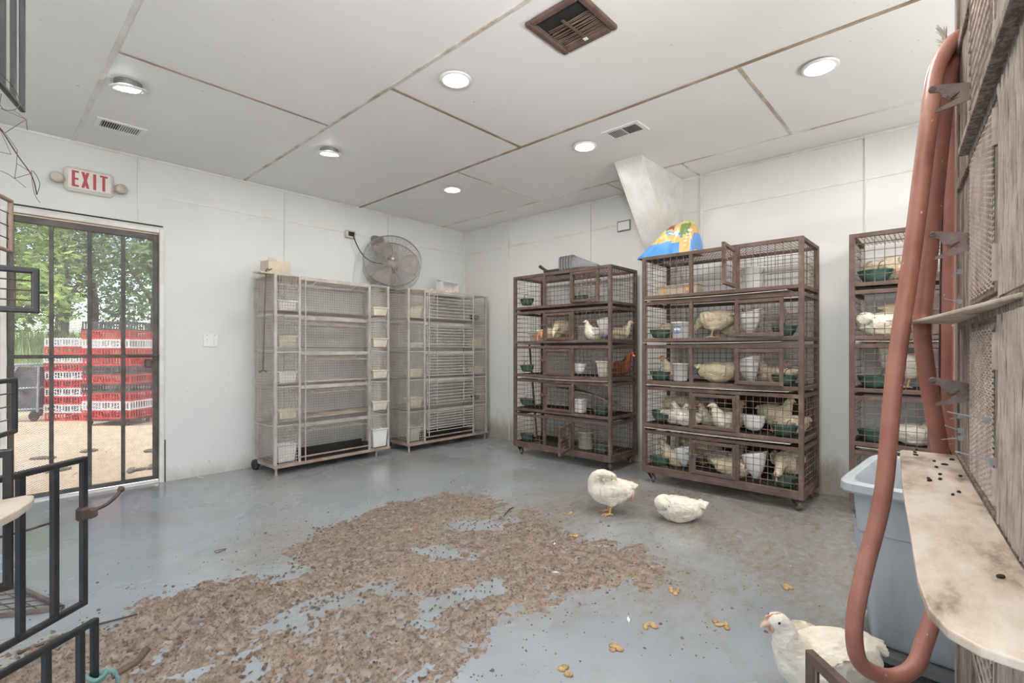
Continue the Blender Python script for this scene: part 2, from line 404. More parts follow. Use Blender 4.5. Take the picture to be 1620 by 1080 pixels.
# sloped boxed-in frame knee between ceiling and back wall
k = MB(); A = [(3.70, 1.965), (3.70, 2.205)]
prof = [(3.70, ZC), (4.40, 1.90), (4.44, 0.0), (XB+.02, 0.0), (XB+.02, ZC)]
n = len(prof)
vs = [(x, 1.962, z) for x, z in prof]+[(x, 2.205, z) for x, z in prof]
k.add(vs, [tuple(range(n)), tuple(range(2*n-1, n-1, -1))]+[(i, n+i, n+(i+1) % n, (i+1) % n) for i in range(n)])
struct(bevel(k.build('trim_1', 'trim'), .006))
e = MB()
for y in (1.962, 2.205): e.bar((3.695, y, ZC-.004), (4.395, y, 1.90), .012, .008)
struct(e.build('trim_2', 'trim'))
# ceiling seams: battens over the panel joints
ti = [2]
def batten(a, b, w=.022, h=.006, m='seam'):
    ti[0] += 1; q = MB().bar(a, b, w, h, (0, 0, 1)); struct(q.build('trim_%d' % ti[0], m))
zc = ZC-.003
for x, w_, m in ((1.712, .02, 'seam'), (2.922, .022, 'seam_dark'), (.498, .024, 'trim'), (4.114, .012, 'seam')):
    batten((x, Y0, zc), (x, YL, zc), w_, .006, m)
for x0, x1, y, w_, m in ((1.712, 2.922, 2.595, .02, 'seam_dark'), (.515, 1.70, 3.362, .012, 'seam_dark'), (2.93, 4.108, 3.379, .014, 'seam'),
                         (2.93, 4.108, .947, .018, 'seam'), (4.114, XB, 2.55, .01, 'seam'), (4.114, XB, 1.80, .01, 'seam'),
                         (-.7, .48, 1.9, .014, 'seam'), (1.72, 2.91, .1, .016, 'seam')):
    batten((x0, y, zc), (x1, y, zc), w_, .005, m)
# wall battens
yw = YL-.003
batten((DX1+.0, yw, 2.43), (XB, yw, 2.43), .006, .016, 'trim'); batten((X0, yw, ZC-.012), (XB, yw, ZC-.012), .012, .02, 'trim')
for x in (.896, 2.087, 3.293): batten((x, yw, DZ+.05 if x < 1 else 0), (x, yw, ZC), .02, .006, 'trim')
xw = XB-.003
batten((xw, 2.205, 2.425), (xw, YL, 2.425), .006, .016, 'trim'); batten((xw, Y0, 2.412), (xw, 1.962, 2.412), .006, .016, 'trim')
batten((xw, 2.205, ZC-.012), (xw, YL, ZC-.012), .012, .02, 'trim'); batten((xw, Y0, ZC-.012), (xw, 1.962, ZC-.012), .012, .02, 'trim')
for y in (4.20, 2.99, 1.784, .55): batten((xw, y, 0), (xw, y, ZC), .006 if y != 1.784 else .02, .02, 'trim')
batten((XB-.008, YL-.008, 0), (XB-.008, YL-.008, ZC), .016, .016, 'trim')
# door casing
c = MB().box((DX0, YL-.012, 0), (DX0+.032, YL+.15, DZ)).box((DX1-.034, YL-.012, 0), (DX1, YL+.15, DZ)).box((DX0+.032, YL-.012, DZ-.035), (DX1-.034, YL+.15, DZ))
c.box((DX0-.06, YL-.014, 0), (DX0, YL-.001, DZ+.05))
struct(bevel(c.build('door_1', 'trim'), .004))
struct(MB().box((DX0+.05, YL-.014, DZ+.018), (DX1-.01, YL-.001, DZ+.026)).build('trim_40', 'shadowgrey'))
struct(MB().box((DX1+.002, YL-.006, 0), (DX1+.009, YL-.0005, .36)).build('trim_41', 'shadowgrey'))
struct(MB().box((DX0, YL+.02, -.005), (DX1, YL+.155, .018)).build('trim_42', 'trim'))

# ------------------------------------------------------------------ steel security gate
GX0, GX1, GY, GZ0, GZ1 = DX0+.035, DX1-.037, 5.075, .03, DZ-.045
g = thing('security_gate', 'grey steel security gate with expanded metal mesh filling the lit doorway', 'gate', (GX0, GY, GZ0))
gw, gh = GX1-GX0, GZ1-GZ0
f = MB(); T = .036
f.box((0, -.018, 0), (T, .018, gh)).box((gw-T, -.018, 0), (gw, .018, gh)).box((T, -.018, gh-.05), (gw-T, .018, gh)).box((T, -.018, 0), (gw-T, .018, .03))
bevel(f.build('gate_frame', 'gatesteel', g), .003)
for x in (.235, .455, .665):
    bevel(MB().box((x-.013, -.014, .03), (x+.013, .012, gh-.05)).build('upright_bar', 'gatesteel', g), .003)
bevel(MB().box((T, -.022, 1.035), (gw+.0, -.002, 1.062)).build('cross_bar', 'gatesteel', g), .003)
MB().diamond((T, .014, .03), (gw-2*T, 0, 0), (0, 0, gh-.08), 50, 158, .0036, .002).build('expanded_mesh', 'gatemesh', g)
l = MB().cbox((gw-.075, -.03, .985), (.05, .03, .07), bev=.008).bar((gw-.2, -.03, 1.052), (gw+.02, -.03, 1.052), .012, .012)
lk = l.build('bolt', 'gatesteel', g)
MB().tube([(gw-.06, -.04, 1.0), (gw-.03, -.045, 1.015), (gw-.01, -.04, 1.02)], .006, 6).build('bolt_handle', 'gatesteel', lk)
for z in (.25, 1.75): MB().lathe([(.011, 0), (.011, .09)], (-.004, -.02, z), 10).build('hinge', 'gatesteel', g)
rr = random.Random(3)
for i in range(9):
    x = rr.uniform(.05, gw-.05); z = rr.choice([.1, .3, .55, .8, 1.25, 1.6])+rr.uniform(-.05, .05)
    MB().tube([(x, -.018, z), (x+rr.uniform(-.02, .02), -.03, z+.01), (x+rr.uniform(-.03, .03), -.028, z+.035)], .0018, 5).build('wire_tie', 'wire_dark', g)

# ------------------------------------------------------------------ recessed ceiling lamps
def lamp(x, y, label, tilt=(0, 0), drop=.012, watt=1.0):
    t = thing('ceiling_lamp', label, 'ceiling light', (x, y, ZC), 0, 'round recessed ceiling lamps')
    tl = Matrix.Translation((0, 0, -drop)) @ Matrix.Rotation(R(tilt[0]), 4, 'X') @ Matrix.Rotation(R(tilt[1]), 4, 'Y')
    a = MB().lathe([(.062, .0), (.066, -.010), (.088, -.012), (.094, -.006), (.094, 0), (.062, 0)], n=40).xf(tl).build('trim_ring', 'paint', t)
    b = MB().lathe([(.0005, -.0055), (.03, -.0055), (.063, -.004)], n=32).xf(tl).build('lens', 'lens', t)
    cn = MB().lathe([(.07, 0), (.07, -drop+.002), (.06, -drop-.001)], n=32).build('can', 'greybox', t)
    d = bpy.data.lights.new('lamp_light', 'AREA'); d.shape = 'DISK'; d.size = .13; d.energy = LAMP_W*watt; d.color = (1, .975, .94)
    o = bpy.data.objects.new('lamp_light', d); col.objects.link(o); o.parent = t; o.location = (0, 0, -drop-.010); o.rotation_euler = (R(tilt[0]), R(tilt[1]), 0)
    return t
lamp(.614, 3.716, 'round ceiling lamp hanging askew, nearest the EXIT sign', (9, -7), .032, .35)
lamp(1.908, 2.209, 'bright round ceiling lamp just beyond the rusty return grille', (0, 0), .016)
lamp(3.221, .603, 'round ceiling lamp nearest the hose and weathered coop', (0, 0), .012, 1.8)
lamp(1.916, 3.764, 'small round ceiling lamp dropped from its hole above the first grey rack', (7, -5), .03, .7)
lamp(3.227, 2.196, 'round ceiling lamp beside the louvred vent near the sloped beam', (0, 0), .012, 1.6)
lamp(3.209, 3.763, 'farthest round ceiling lamp, in the corner over the fan', (0, 0), .012, 1.3)
for x, y in ((.614, 2.2), (.614, .6), (1.91, .6), (-.69, .6), (-.69, 2.2), (-.69, 3.74), (1.91, -.95), (3.22, -.95), (.614, -.95), (-.69, -.95), (-2, 2.2), (-2, .6)):
    lamp(x, y, 'round ceiling lamp over the aisle behind the photographer', watt=1.3 if x > 1.5 else .35)

# ------------------------------------------------------------------ ceiling vents and return grille
def register(name, label, x0, y0, x1, y1, along, flip):
    t = thing(name, label, 'vent', ((x0+x1)/2, (y0+y1)/2, ZC), 0, 'white louvred ceiling registers')
    w2, d2 = (x1-x0)/2, (y1-y0)/2
    f = MB(); b = .032
    f.box((-w2, -d2, -.008), (w2, -d2+b, 0)).box((-w2, d2-b, -.008), (w2, d2, 0)).box((-w2, -d2+b, -.008), (-w2+b, d2-b, 0)).box((w2-b, -d2+b, -.008), (w2, d2-b, 0))
    bevel(f.build('frame', 'paint', t), .002)
    MB().box((-w2+b, -d2+b, -.001), (w2-b, d2-b, 0)).build('duct_opening', 'shadowgrey', t)
    s = MB(); n = 17
    for i in range(n):
        q = (i+.5)/n; op = (q < .47) ^ flip
        if along == 'x': c = Vector((-w2+b+(2*w2-2*b)*q, 0, -.006)); u = Vector((0, d2-b, 0)); nn = Vector((1, 0, .9 if op else .45))
        else: c = Vector((0, -d2+b+(2*d2-2*b)*q, -.006)); u = Vector((w2-b, 0, 0)); nn = Vector((0, 1, .9 if op else .45))
        s.bar(c-u, c+u, .0075 if op else .010, .0012, nn.cross(u))
    s.build('louvre', 'paint', t)
    MB().box((-.004, -d2+b, -.0065) if along == 'x' else (-w2+b, -.004, -.0065), (.004, d2-b, -.003) if along == 'x' else (w2-b, .004, -.003)).build('centre_bar', 'paint', t)
register('ceiling_vent', 'white louvred ceiling vent above the EXIT sign', .555, 4.40, .84, 4.60, 'x', False)
register('ceiling_vent', 'white louvred ceiling vent near the sloped white beam', 3.13, 1.69, 3.32, 1.99, 'y', False)
t = thing('return_grille', 'rust-brown square ceiling grille with broken slats and a dark hole', 'vent', (1.985, 1.43, ZC))
f = MB(); S, b = .165, .034
f.box((-S, -S, -.022), (S, -S+b, 0)).box((-S, S-b, -.022), (S, S, 0)).box((-S, -S+b, -.022), (-S+b, S-b, 0)).box((S-b, -S+b, -.022), (S, S-b, 0))
bevel(f.build('frame', 'rust', t), .008)
MB().box((-S+b, -S+b, -.002), (S-b, S-b, 0)).build('duct_opening', 'shadowgrey', t)
for i in range(15):
    x = -.035+.0118*i; a = MB(); cut = rr.uniform(0, .03) if i < 3 else 0
    p0 = Vector((x, -S+b, -.010)); p1 = Vector((x+rr.uniform(-.004, .004), S-b-cut, -.010))
    a.tube(smooth_path([p0, (p0+p1)/2+Vector((rr.uniform(-.003, .006), 0, rr.uniform(-.004, .002))), p1], 3), .0028, 5)
    a.build('slat', 'rustwire', t)
MB().bar((-.07, .005, -.017), (S-b, -.005, -.017), .014, .005).build('mullion', 'rust', t)
MB().box((S-b-.02, -.012, -.022), (S-b, .008, -.0175)).build('clip', 'paint', t)

# ------------------------------------------------------------------ things on the walls
# EXIT sign with two emergency lamp heads
t = thing('exit_sign', 'white emergency EXIT sign with red letters and two round lamp heads over the door', 'exit sign', (.588, YL, 2.435))
bd = MB().cbox((0, -.026, 0), (.296, .05, .186), bev=.022).build('sign_body', 'exitwhite', t); bevel(bd, .006)
def letters(txt, h, w, sw, gap, y, mb):
    x = -(len(txt)*w+(len(txt)-1)*gap)/2; z0 = -h/2
    for ch in txt:
        B = lambda a, c, d, e: mb.box((x+a, y-.0015, z0+c), (x+d, y, z0+e))
        if ch == 'E': B(0, 0, sw, h); B(sw, 0, w*.85, sw*.8); B(sw, h/2-sw*.4, w*.8, h/2+sw*.4); B(sw, h-sw*.8, w*.85, h)
        if ch == 'I': B(w*.5-sw/2, 0, w*.5+sw/2, h)
        if ch == 'T': B(w*.5-sw/2, 0, w*.5+sw/2, h-sw*.8); B(0, h-sw*.8, w, h)
        if ch == 'X':
            for x0, x1 in ((0, w-sw), (w-sw, 0)):
                p = [(x+x0, z0), (x+x0+sw, z0), (x+x1+sw, z0+h), (x+x1, z0+h)]
                mb.add([(a, y-.0015 if x0 else y-.0012, c) for a, c in p]+[(a, y, c) for a, c in p], [(0, 1, 2, 3), (0, 4, 5, 1), (1, 5, 6, 2), (2, 6, 7, 3), (3, 7, 4, 0)])
        x += w+gap
    return mb
letters('EXIT', .122, .048, .0185, .007, -.0505, MB()).build('lettering', 'exitred', t)
for s in (-1, 1):
    a = MB().tube([(s*.145, -.02, -.02), (s*.175, -.035, -.018)], .02, 10).lathe([(.001, 0), (.034, 0), (.040, .012), (.040, .034), (.030, .05), (.001, .052)], (s*.192, -.075, -.018), 24, (-.12*s, 1, .05))
    q = a.build('lamp_head', 'yellowed', t)
    MB().lathe([(.0005, -.002), (.032, -.001), (.035, .002)], (s*.192, -.076, -.018), 24, (-.12*s, 1, .05)).build('lamp_glass', 'clear', q)
# outlet box by the fan, grey box, switch plate, back wall box
t = thing('outlet', 'dirty cream outlet box high on the wall with a black cord in it', 'outlet', (2.80, YL, 2.41))
bevel(MB().cbox((0, -.018, 0), (.115, .036, .085)).build('box_cover', 'outlet', t), .006)
MB().box((-.03, -.039, -.022), (.04, -.036, .026)).build('socket', 'shadowgrey', t)
t = thing('wall_bracket', 'grey metal box on the wall just behind the top of the fan', 'junction box', (3.14, YL, 2.385))
bevel(MB().prism([(-.075, -.09), (.075, -.05), (.075, 0), (-.075, 0)], -.055, .055).build('box_body', 'greybox', t), .012)
MB().prism([(-.05, -.10), (-.01, -.095), (-.012, -.06), (-.05, -.07)], -.075, -.045).build('hood', 'greybox', t)
t = thing('switch_plate', 'white double switch plate on the wall between gate and first grey rack', 'switch', (1.43, YL, 1.215))
bevel(MB().cbox((0, -.004, 0), (.118, .008, .116)).build('plate', 'paint', t), .003)
for x in (-.026, .026): MB().cbox((x, -.013, .004), (.009, .012, .022)).build('toggle', 'paint', t)
for x, z in ((-.03, .045), (.03, .045), (.026, -.03)): MB().ell((x, -.008, z), (.0035, .002, .0035), 8).build('screw', 'rust', t)
t = thing('wall_plate', 'white rectangular cover plate with dark edge on the back wall beside the sloped beam', 'wall plate', (XB, 2.585, 2.405))
bevel(MB().cbox((-.006, 0, 0), (.012, .155, .11)).build('plate', 'greybox', t), .004)
bevel(MB().cbox((-.014, 0, 0), (.006, .13, .085)).build('cover', 'paint', t), .004)

# ------------------------------------------------------------------ wet litter on the floor
mudpoly = [(1.998, 3.084), (2.391, 2.997), (2.59, 2.855), (2.506, 2.368), (2.5, 1.97), (2.486, 1.67), (2.515, 1.39), (2.337, 1.149), (2.098, 1.21), (1.873, 1.363), (1.667, 1.458), (1.426, 1.456), (1.216, 1.429), (1.043, 1.307), (.803, 1.30), (.484, 1.40), (.1, 1.7), (-.05, 2.2), (.05, 2.62), (.368, 2.56), (.546, 2.659), (.712, 2.577), (.894, 2.557), (1.097, 2.535), (1.182, 2.81), (1.451, 3.026), (1.674, 2.97)]
holes = [((.956, 2.111), (1.268, 2.065), .07), ((1.613, 1.69), (1.25, 1.67), .035), ((.86, 2.03), (.88, 1.90), .06), ((2.08, 2.44), (2.2, 2.2), .05), ((1.75, 2.15), (1.80, 1.98), .05), ((.62, 1.95), (.70, 1.80), .06), ((.5, 2.2), (.42, 2.3), .04)]
def seg_d(p, a, b):
    ax, ay = a; bx, by = b; dx, dy = bx-ax, by-ay; L = dx*dx+dy*dy
    t = 0 if L == 0 else max(0, min(1, ((p[0]-ax)*dx+(p[1]-ay)*dy)/L))
    return math.hypot(p[0]-ax-t*dx, p[1]-ay-t*dy)
def inside(p, poly):
    r = False; j = len(poly)-1
    for i in range(len(poly)):
        xi, yi = poly[i]; xj, yj = poly[j]
        if (yi > p[1]) != (yj > p[1]) and p[0] < (xj-xi)*(p[1]-yi)/(yj-yi)+xi: r = not r
        j = i
    return r
def build_mud():
    st = .0105; xa, xb, ya, yb = -.12, 2.85, 1.0, 3.3
    nx = int((xb-xa)/st); ny = int((yb-ya)/st)
    mb = MB(); idx = {}; hs = {}
    for i in range(nx+1):
        for j in range(ny+1):
            x = xa+i*st; y = ya+j*st; p = (x, y)
            d = min(seg_d(p, mudpoly[k], mudpoly[(k+1) % len(mudpoly)]) for k in range(len(mudpoly)))
            if not inside(p, mudpoly):
                if d > .22: continue
                d = -d
            for a, b, r_ in holes:
                hd = seg_d(p, a, b)-r_
                if hd < d: d = min(d, hd)
            V = Vector((x, y, 0))
            edge = noise.fractal(V*3.2, .9, 2.0, 4)*.16+noise.fractal(V*14, .9, 2.0, 3)*.07
            e = d+edge*1.15+.06
            if e <= -.02: continue
            cover = min(1, max(0, e/.16+.05))
            # coarse clods near the camera-side corner, finer towards the racks
            coarse = min(1, max(.18, (1.75-x)/1.1))
            clod = noise.fractal(V*17, .8, 2.1, 4); fine = noise.fractal(V*46+Vector((7, 3, 0)), .7, 2.0, 3)
            h = cover*(.0060+.026*coarse*max(0, clod+.12)+.016*coarse*fine+.005*fine)-.0020-.0045*max(0, -clod-.02)*(1.3-coarse)
            hs[(i, j)] = h
    for (i, j), h in hs.items():
        idx[(i, j)] = len(mb.v); mb.v.append((xa+i*st, ya+j*st, h))
    for (i, j) in hs:
        q = [(i, j), (i+1, j), (i+1, j+1), (i, j+1)]
        if all(k in idx for k in q) and max(hs[k] for k in q) > .0:
            mb.f.append(tuple(idx[k] for k in q)); mb.m.append(0); mb.sm.append(True)
    o = mb.build('litter_mud', 'mud'); return tag(o, 'brown wet litter and droppings spread over the middle of the floor', 'litter', kind='stuff')
build_mud()
def crumbs():
    mb = MB(); r2 = random.Random(11); on_mud = [0]
    def clod(x, y, s, z=0):
        n = 6; pts = []
        for k in range(n):
            a = 2*math.pi*k/n; q = s*r2.uniform(.6, 1.2); pts.append((x+q*math.cos(a), y+q*math.sin(a), 0))
        pts = [(a, b, z) for a, b, _ in pts]; pts2 = [(x+(a-x)*.55, y+(b-y)*.55, z+s*r2.uniform(.35, .7)) for a, b, _ in pts]
        mb.add(pts+pts2+[(x, y, z+s*.7)], [(k, (k+1) % n, n+(k+1) % n, n+k) for k in range(n)]+[(n+k, n+(k+1) % n, 2*n) for k in range(n)], 0, True)
    for _ in range(1700):
        while True:
            x = r2.uniform(-.1, 3.3); y = r2.uniform(.2, 3.8)
            d = min(seg_d((x, y), mudpoly[k], mudpoly[(k+1) % len(mudpoly)]) for k in range(len(mudpoly)))
            if inside((x, y), mudpoly): d = -d
            if -.12 < d < .05+.7*r2.random()**2.2 and x*.7355+y*.6775 > .9: break
        clod(x, y, r2.choice([.0022, .003, .004, .005]) if r2.random() < .95 else .010)
    for _ in range(2600):
        while True:
            x = r2.uniform(-.1, 2.6); y = r2.uniform(1.1, 3.1)
            if inside((x, y), mudpoly) and x*.7355+y*.6775 > .95: break
        near_ = min(1, max(.15, (1.9-x)/1.3)); clod(x, y, r2.uniform(.003, .0065)+.007*near_*r2.random()**2, .004)
    return mb
tag(crumbs().build('litter_crumbs', spotty('dark_litter_crumb', (.10, .068, .046), (.20, .145, .105), 25, .8, c3=(.34, .28, .22))), 'loose dark crumbs of litter scattered over the grey floor around the mud', 'litter', kind='stuff')
# yellow-brown droppings, each a lump of its own
dropmat = spotty('tan_dropping', (.48, .33, .15), (.30, .18, .08), 30, .5, c3=(.7, .62, .5))
DR = [(1.60, .62), (1.47, .60), (1.50, .74), (1.38, .58), (1.44, .45), (1.30, .52), (1.23, .40), (1.66, .38), (1.78, .47), (1.95, .40), (1.63, .98), (1.40, 1.03), (2.06, .74), (2.45, 1.75), (2.75, 2.0), (2.6, .62), (1.85, .95), (2.2, 1.0)]
r3 = random.Random(5)
for i, (x, y) in enumerate(DR):
    mb = MB(); 
    for _ in range(7):
        mb.ell((r3.uniform(-.028, .028), r3.uniform(-.02, .02), .003), (r3.uniform(.008, .018), r3.uniform(.008, .016), r3.uniform(.004, .009)), 8)
    o = mb.build('dropping', dropmat, None, (x, y, 0), r3.uniform(0, 3)); tag(o, 'yellow-brown chicken dropping on the grey floor', 'dropping', 'droppings on the floor')
# straws, feathers and a stick
tag(MB().tube([(0, 0, .006), (.17, .03, .012), (.36, .01, .005)], [.006, .005, .003], 6).build('stick', 'wire_dark', None, (.10, 2.58, 0)), 'thin dark stick lying on the wet floor below the steel doors', 'stick')
tag(MB().tube([(0, 0, .005), (.1, .05, .012), (.17, .07, .006)], .004, 6).build('stick', 'wire_dark', None, (2.42, 2.30, 0)), 'short dark twig at the far edge of the mud', 'stick')
for x, y, a, l in ((1.82, 1.02, .6, .05), (2.0, 1.5, 2.2, .06), (2.25, 1.75, .2, .05)):
    mb = MB()
    for s in (-1, 1): mb.add([(0, 0, .003), (l*.5, s*.007, .005), (l, 0, .004)], [(0, 1, 2)])
    mb.tube([(-.01, 0, .003), (l, 0, .005)], .0007, 4)
    tag(mb.build('feather', 'whitefilm', None, (x, y, 0), a), 'small white feather lying on the grey floor', 'feather', 'loose feathers on the floor')

# ------------------------------------------------------------------ rusty wire cage racks
TOPS = [1.92, 1.535, 1.170, .818, .448]; BOTS = [1.585, 1.222, .868, .503, .142]
def rusty_rack(label, loc, doors, boards, W=1.22, D=.5, m1=.427, m2=.772, shade_backs=()):
    """front at local y=0 facing -y, x runs along the front; doors: swing angle of each tier's door"""
    t = thing('rusty_cage_rack', label, 'cage rack', loc, R(-90), 'rusty wire cage racks on casters')
    a = .032
    for x, y in ((0, 0), (W-a, 0), (0, D-a), (W-a, D-a)):
        bevel(MB().box((x, y, .085), (x+a, y+a, 1.92)).build('post', 'rust', t), .003)
    base = MB().box((a, 0, .085), (W-a, .03, .118)).box((a, D-.03, .085), (W-a, D, .118)).box((0, a, .085), (.03, D-a, .118)).box((W-.03, a, .085), (W, D-a, .118))
    bevel(base.build('base_frame', 'rust', t), .003)
    wm = .0021; s = .0508
    for k in range(5):
        zt, zb = TOPS[k], BOTS[k]
        f = MB()
        for z, h in ((zt-.014, .028), (zb-.012, .026)):
            f.box((a, .002, z-h/2), (W-a, .028, z+h/2)).box((a, D-.028, z-h/2), (W-a, D-.002, z+h/2))
            f.box((.002, a, z-h/2), (.028, D-a, z+h/2)).box((W-.028, a, z-h/2), (W-.002, D-a, z+h/2))
        f.box((m1-.016, .002, zb), (m1+.012, .028, zt-.028)).box((m2-.004, .002, zb), (m2+.022, .028, zt-.028))
        bevel(f.build('tier_frame', 'rust', t), .002)
        hgt = zt-.02-zb; nz = 6
        MB().grid((a, .012, zb), (m1-a-.012, 0, 0), (0, 0, hgt), 7, nz, wm).build('front_mesh', 'rustwire', t)
        MB().grid((m2+.02, .012, zb), (W-a-m2-.02, 0, 0), (0, 0, hgt), 8, nz, wm).build('front_mesh', 'rustwire', t)
        MB().grid((.012, a, zb), (0, D-2*a, 0), (0, 0, hgt), 9, nz, wm).build('side_mesh', 'rustwire', t)
        MB().grid((W-.012, a, zb), (0, D-2*a, 0), (0, 0, hgt), 9, nz, wm).build('side_mesh', 'rustwire', t)
        MB().grid((a, D-.012, zb), (W-2*a, 0, 0), (0, 0, hgt), 23, nz, wm).build('back_mesh', 'rustwire', t)
        MB().grid((a, a, zb-.003), (W-2*a, 0, 0), (0, D-2*a, 0), 46, 19, .0018).build('floor_mesh', 'darktray_shade', t)
        if k in shade_backs: MB().box((.44 if W > 1 else .2, D-.004, zb), (W-a, D, zt-.03)).build('back_shade_sheet', 'darktray_shade', t)  # dark sheet standing in for the shade at the back of the tier
        # litter tray under the mesh floor
        if k < 4 and boards[k] == 'tray':
            MB().box((a, a, zb-.040), (W-a, D-a, zb-.034)).build('litter_tray', 'darktray_shade', t)
        elif k < 4 and boards[k]:
            x0, x1, out = boards[k]
            q = MB(); n = 12; zz = zb-.036
            vs = []
            for i in range(n+1):
                x = x0+(x1-x0)*i/n; sag = -.006*math.sin(math.pi*i/n)
                vs += [(x, -out, zz+sag), (x, D-.04, zz+sag), (x, -out, zz+sag+.005), (x, D-.04, zz+sag+.005)]
            for i in range(n):
                b = i*4; q.f += [(b+1, b, b+4, b+5), (b+2, b+3, b+7, b+6), (b, b+2, b+6, b+4), (b+3, b+1, b+5, b+7)]; q.m += [0]*4; q.sm += [False]*4
            q.f += [(0, 1, 3, 2), (n*4+1, n*4, n*4+2, n*4+3)]; q.m += [0]*2; q.sm += [False]*2
            q.v = vs; q.build('droppings_board', 'paleboard', t)
        # door hinged on the second mullion
        if doors[k] is None: continue
        dw, dh = m2-m1-.012, zt-.03-zb-.012; b = .024
        d = MB().box((-dw, -.011, 0), (-dw+b, .009, dh)).box((-b, -.011, 0), (0, .009, dh)).box((-dw+b, -.011, 0), (-b, .009, b)).box((-dw+b, -.011, dh-b), (-b, .009, dh))
        od = bevel(d.build('door', 'rust', t, (m2-.002, .008 if doors[k] < 20 else -.012, zb+.006)), .002); od.rotation_euler.z = R(doors[k])
        MB().grid((-dw+b, 0, b), (dw-2*b, 0, 0), (0, 0, dh-2*b), 5, 6, wm).build('door_mesh', 'rustwire', od)
        lz = dh*.58
        lt = MB().tube([(-dw-.05, -.02, lz), (-dw+.02, -.02, lz-.004), (-dw+.045, -.02, lz-.002)], .0045, 6).bar((-dw-.006, -.018, lz-.03), (-dw-.006, -.018, lz+.03), .014, .006, (0, 1, 0)).cbox((-dw-.012, -.022, lz), (.03, .018, .018))
        lt.build('door_latch', 'rustwire', od)
        for z in (.05, dh-.09): MB().lathe([(.007, 0), (.007, .05)], (.004, -.008, z), 8).build('door_hinge', 'rust', od)
    MB().grid((a, a, 1.905), (W-2*a, 0, 0), (0, D-2*a, 0), 46, 9, wm).build('top_mesh', 'rustwire', t)
    for x, y in ((.05, .05), (W-.07, .05), (.05, D-.07), (W-.07, D-.07)):
        c = MB().box((x-.028, y-.028, .079), (x+.028, y+.028, .086))
        for s_ in (-1, 1): c.add([(x+s_*.017, y-.02, .08), (x+s_*.017, y+.024, .08), (x+s_*.017+.03, y+.012, .03), (x+s_*.017+.03, y-.008, .03), (x+s_*.02, y-.02, .08), (x+s_*.02, y+.024, .08), (x+s_*.02+.03, y+.012, .03), (x+s_*.02+.03, y-.008, .03)], [(0, 1, 2, 3), (7, 6, 5, 4), (0, 4, 5, 1), (1, 5, 6, 2), (2, 6, 7, 3), (3, 7, 4, 0)])
        oc = c.build('caster', 'rust', t)
        MB().lathe([(.008, -.013), (.026, -.013), (.036, -.008), (.036, .008), (.026, .013), (.008, .013)], (x+.028, y+.002, .036), 20, (.85, .5, 0)).build('caster_wheel', 'latch', oc)
    return t
B1 = (3.95, 3.62, 0); B2 = (3.86, 2.04, 0); B3 = (4.05, .586, 0)
r1 = rusty_rack('rusty brown cage rack carrying grey trays, next to the room corner', B1, [178, 0, 0, 0, 108], ['tray', 'tray', (.12, 1.19, .012), 'tray', None])
r2_ = rusty_rack('rusty brown cage rack with a blue and orange bag on top, most crowded with hens', B2, [95, 177, 176, 0, 0], [(.03, 1.12, .012), (.0, 1.08, .012), (.04, 1.13, .012), (.03, 1.14, .016), None], shade_backs=(3, 4))
r3_ = rusty_rack('rusty brown cage rack half hidden behind the red hose and grey bin', B3, [0, 0, 0, 0, 0], ['tray', (.04, 1.15, .006), 'tray', (.04, 1.15, .006), None], shade_backs=(1, 3))
# a pale sheet slumped inside the fourth tier of the first rack
sh = MB(); n = 14
for i in range(n+1):
    q = i/n; x = .45+.74*q; z = .765-.15*q**1.6-.02*math.sin(q*6)
    sh.v += [(x, .05, z), (x, .40, z-.10*q), (x, .05, z+.004), (x, .40, z-.10*q+.004)]
for i in range(n):
    b = i*4; sh.f += [(b+1, b, b+4, b+5), (b+2, b+3, b+7, b+6), (b, b+2, b+6, b+4), (b+3, b+1, b+5, b+7)]; sh.m += [0]*4; sh.sm += [False]*4
tag(sh.build('slumped_sheet', 'paleboard', None, B1, R(-90)), 'pale board sagging diagonally inside the fourth tier of the tray rack', 'board')
tag(MB().bar((.17, .20, .15), (.06, .20, 1.19), .016, .016).build('leaning_rod', 'rust', None, B1, R(-90)), 'thin dark rod standing aslant inside the end of the tray rack', 'rod')

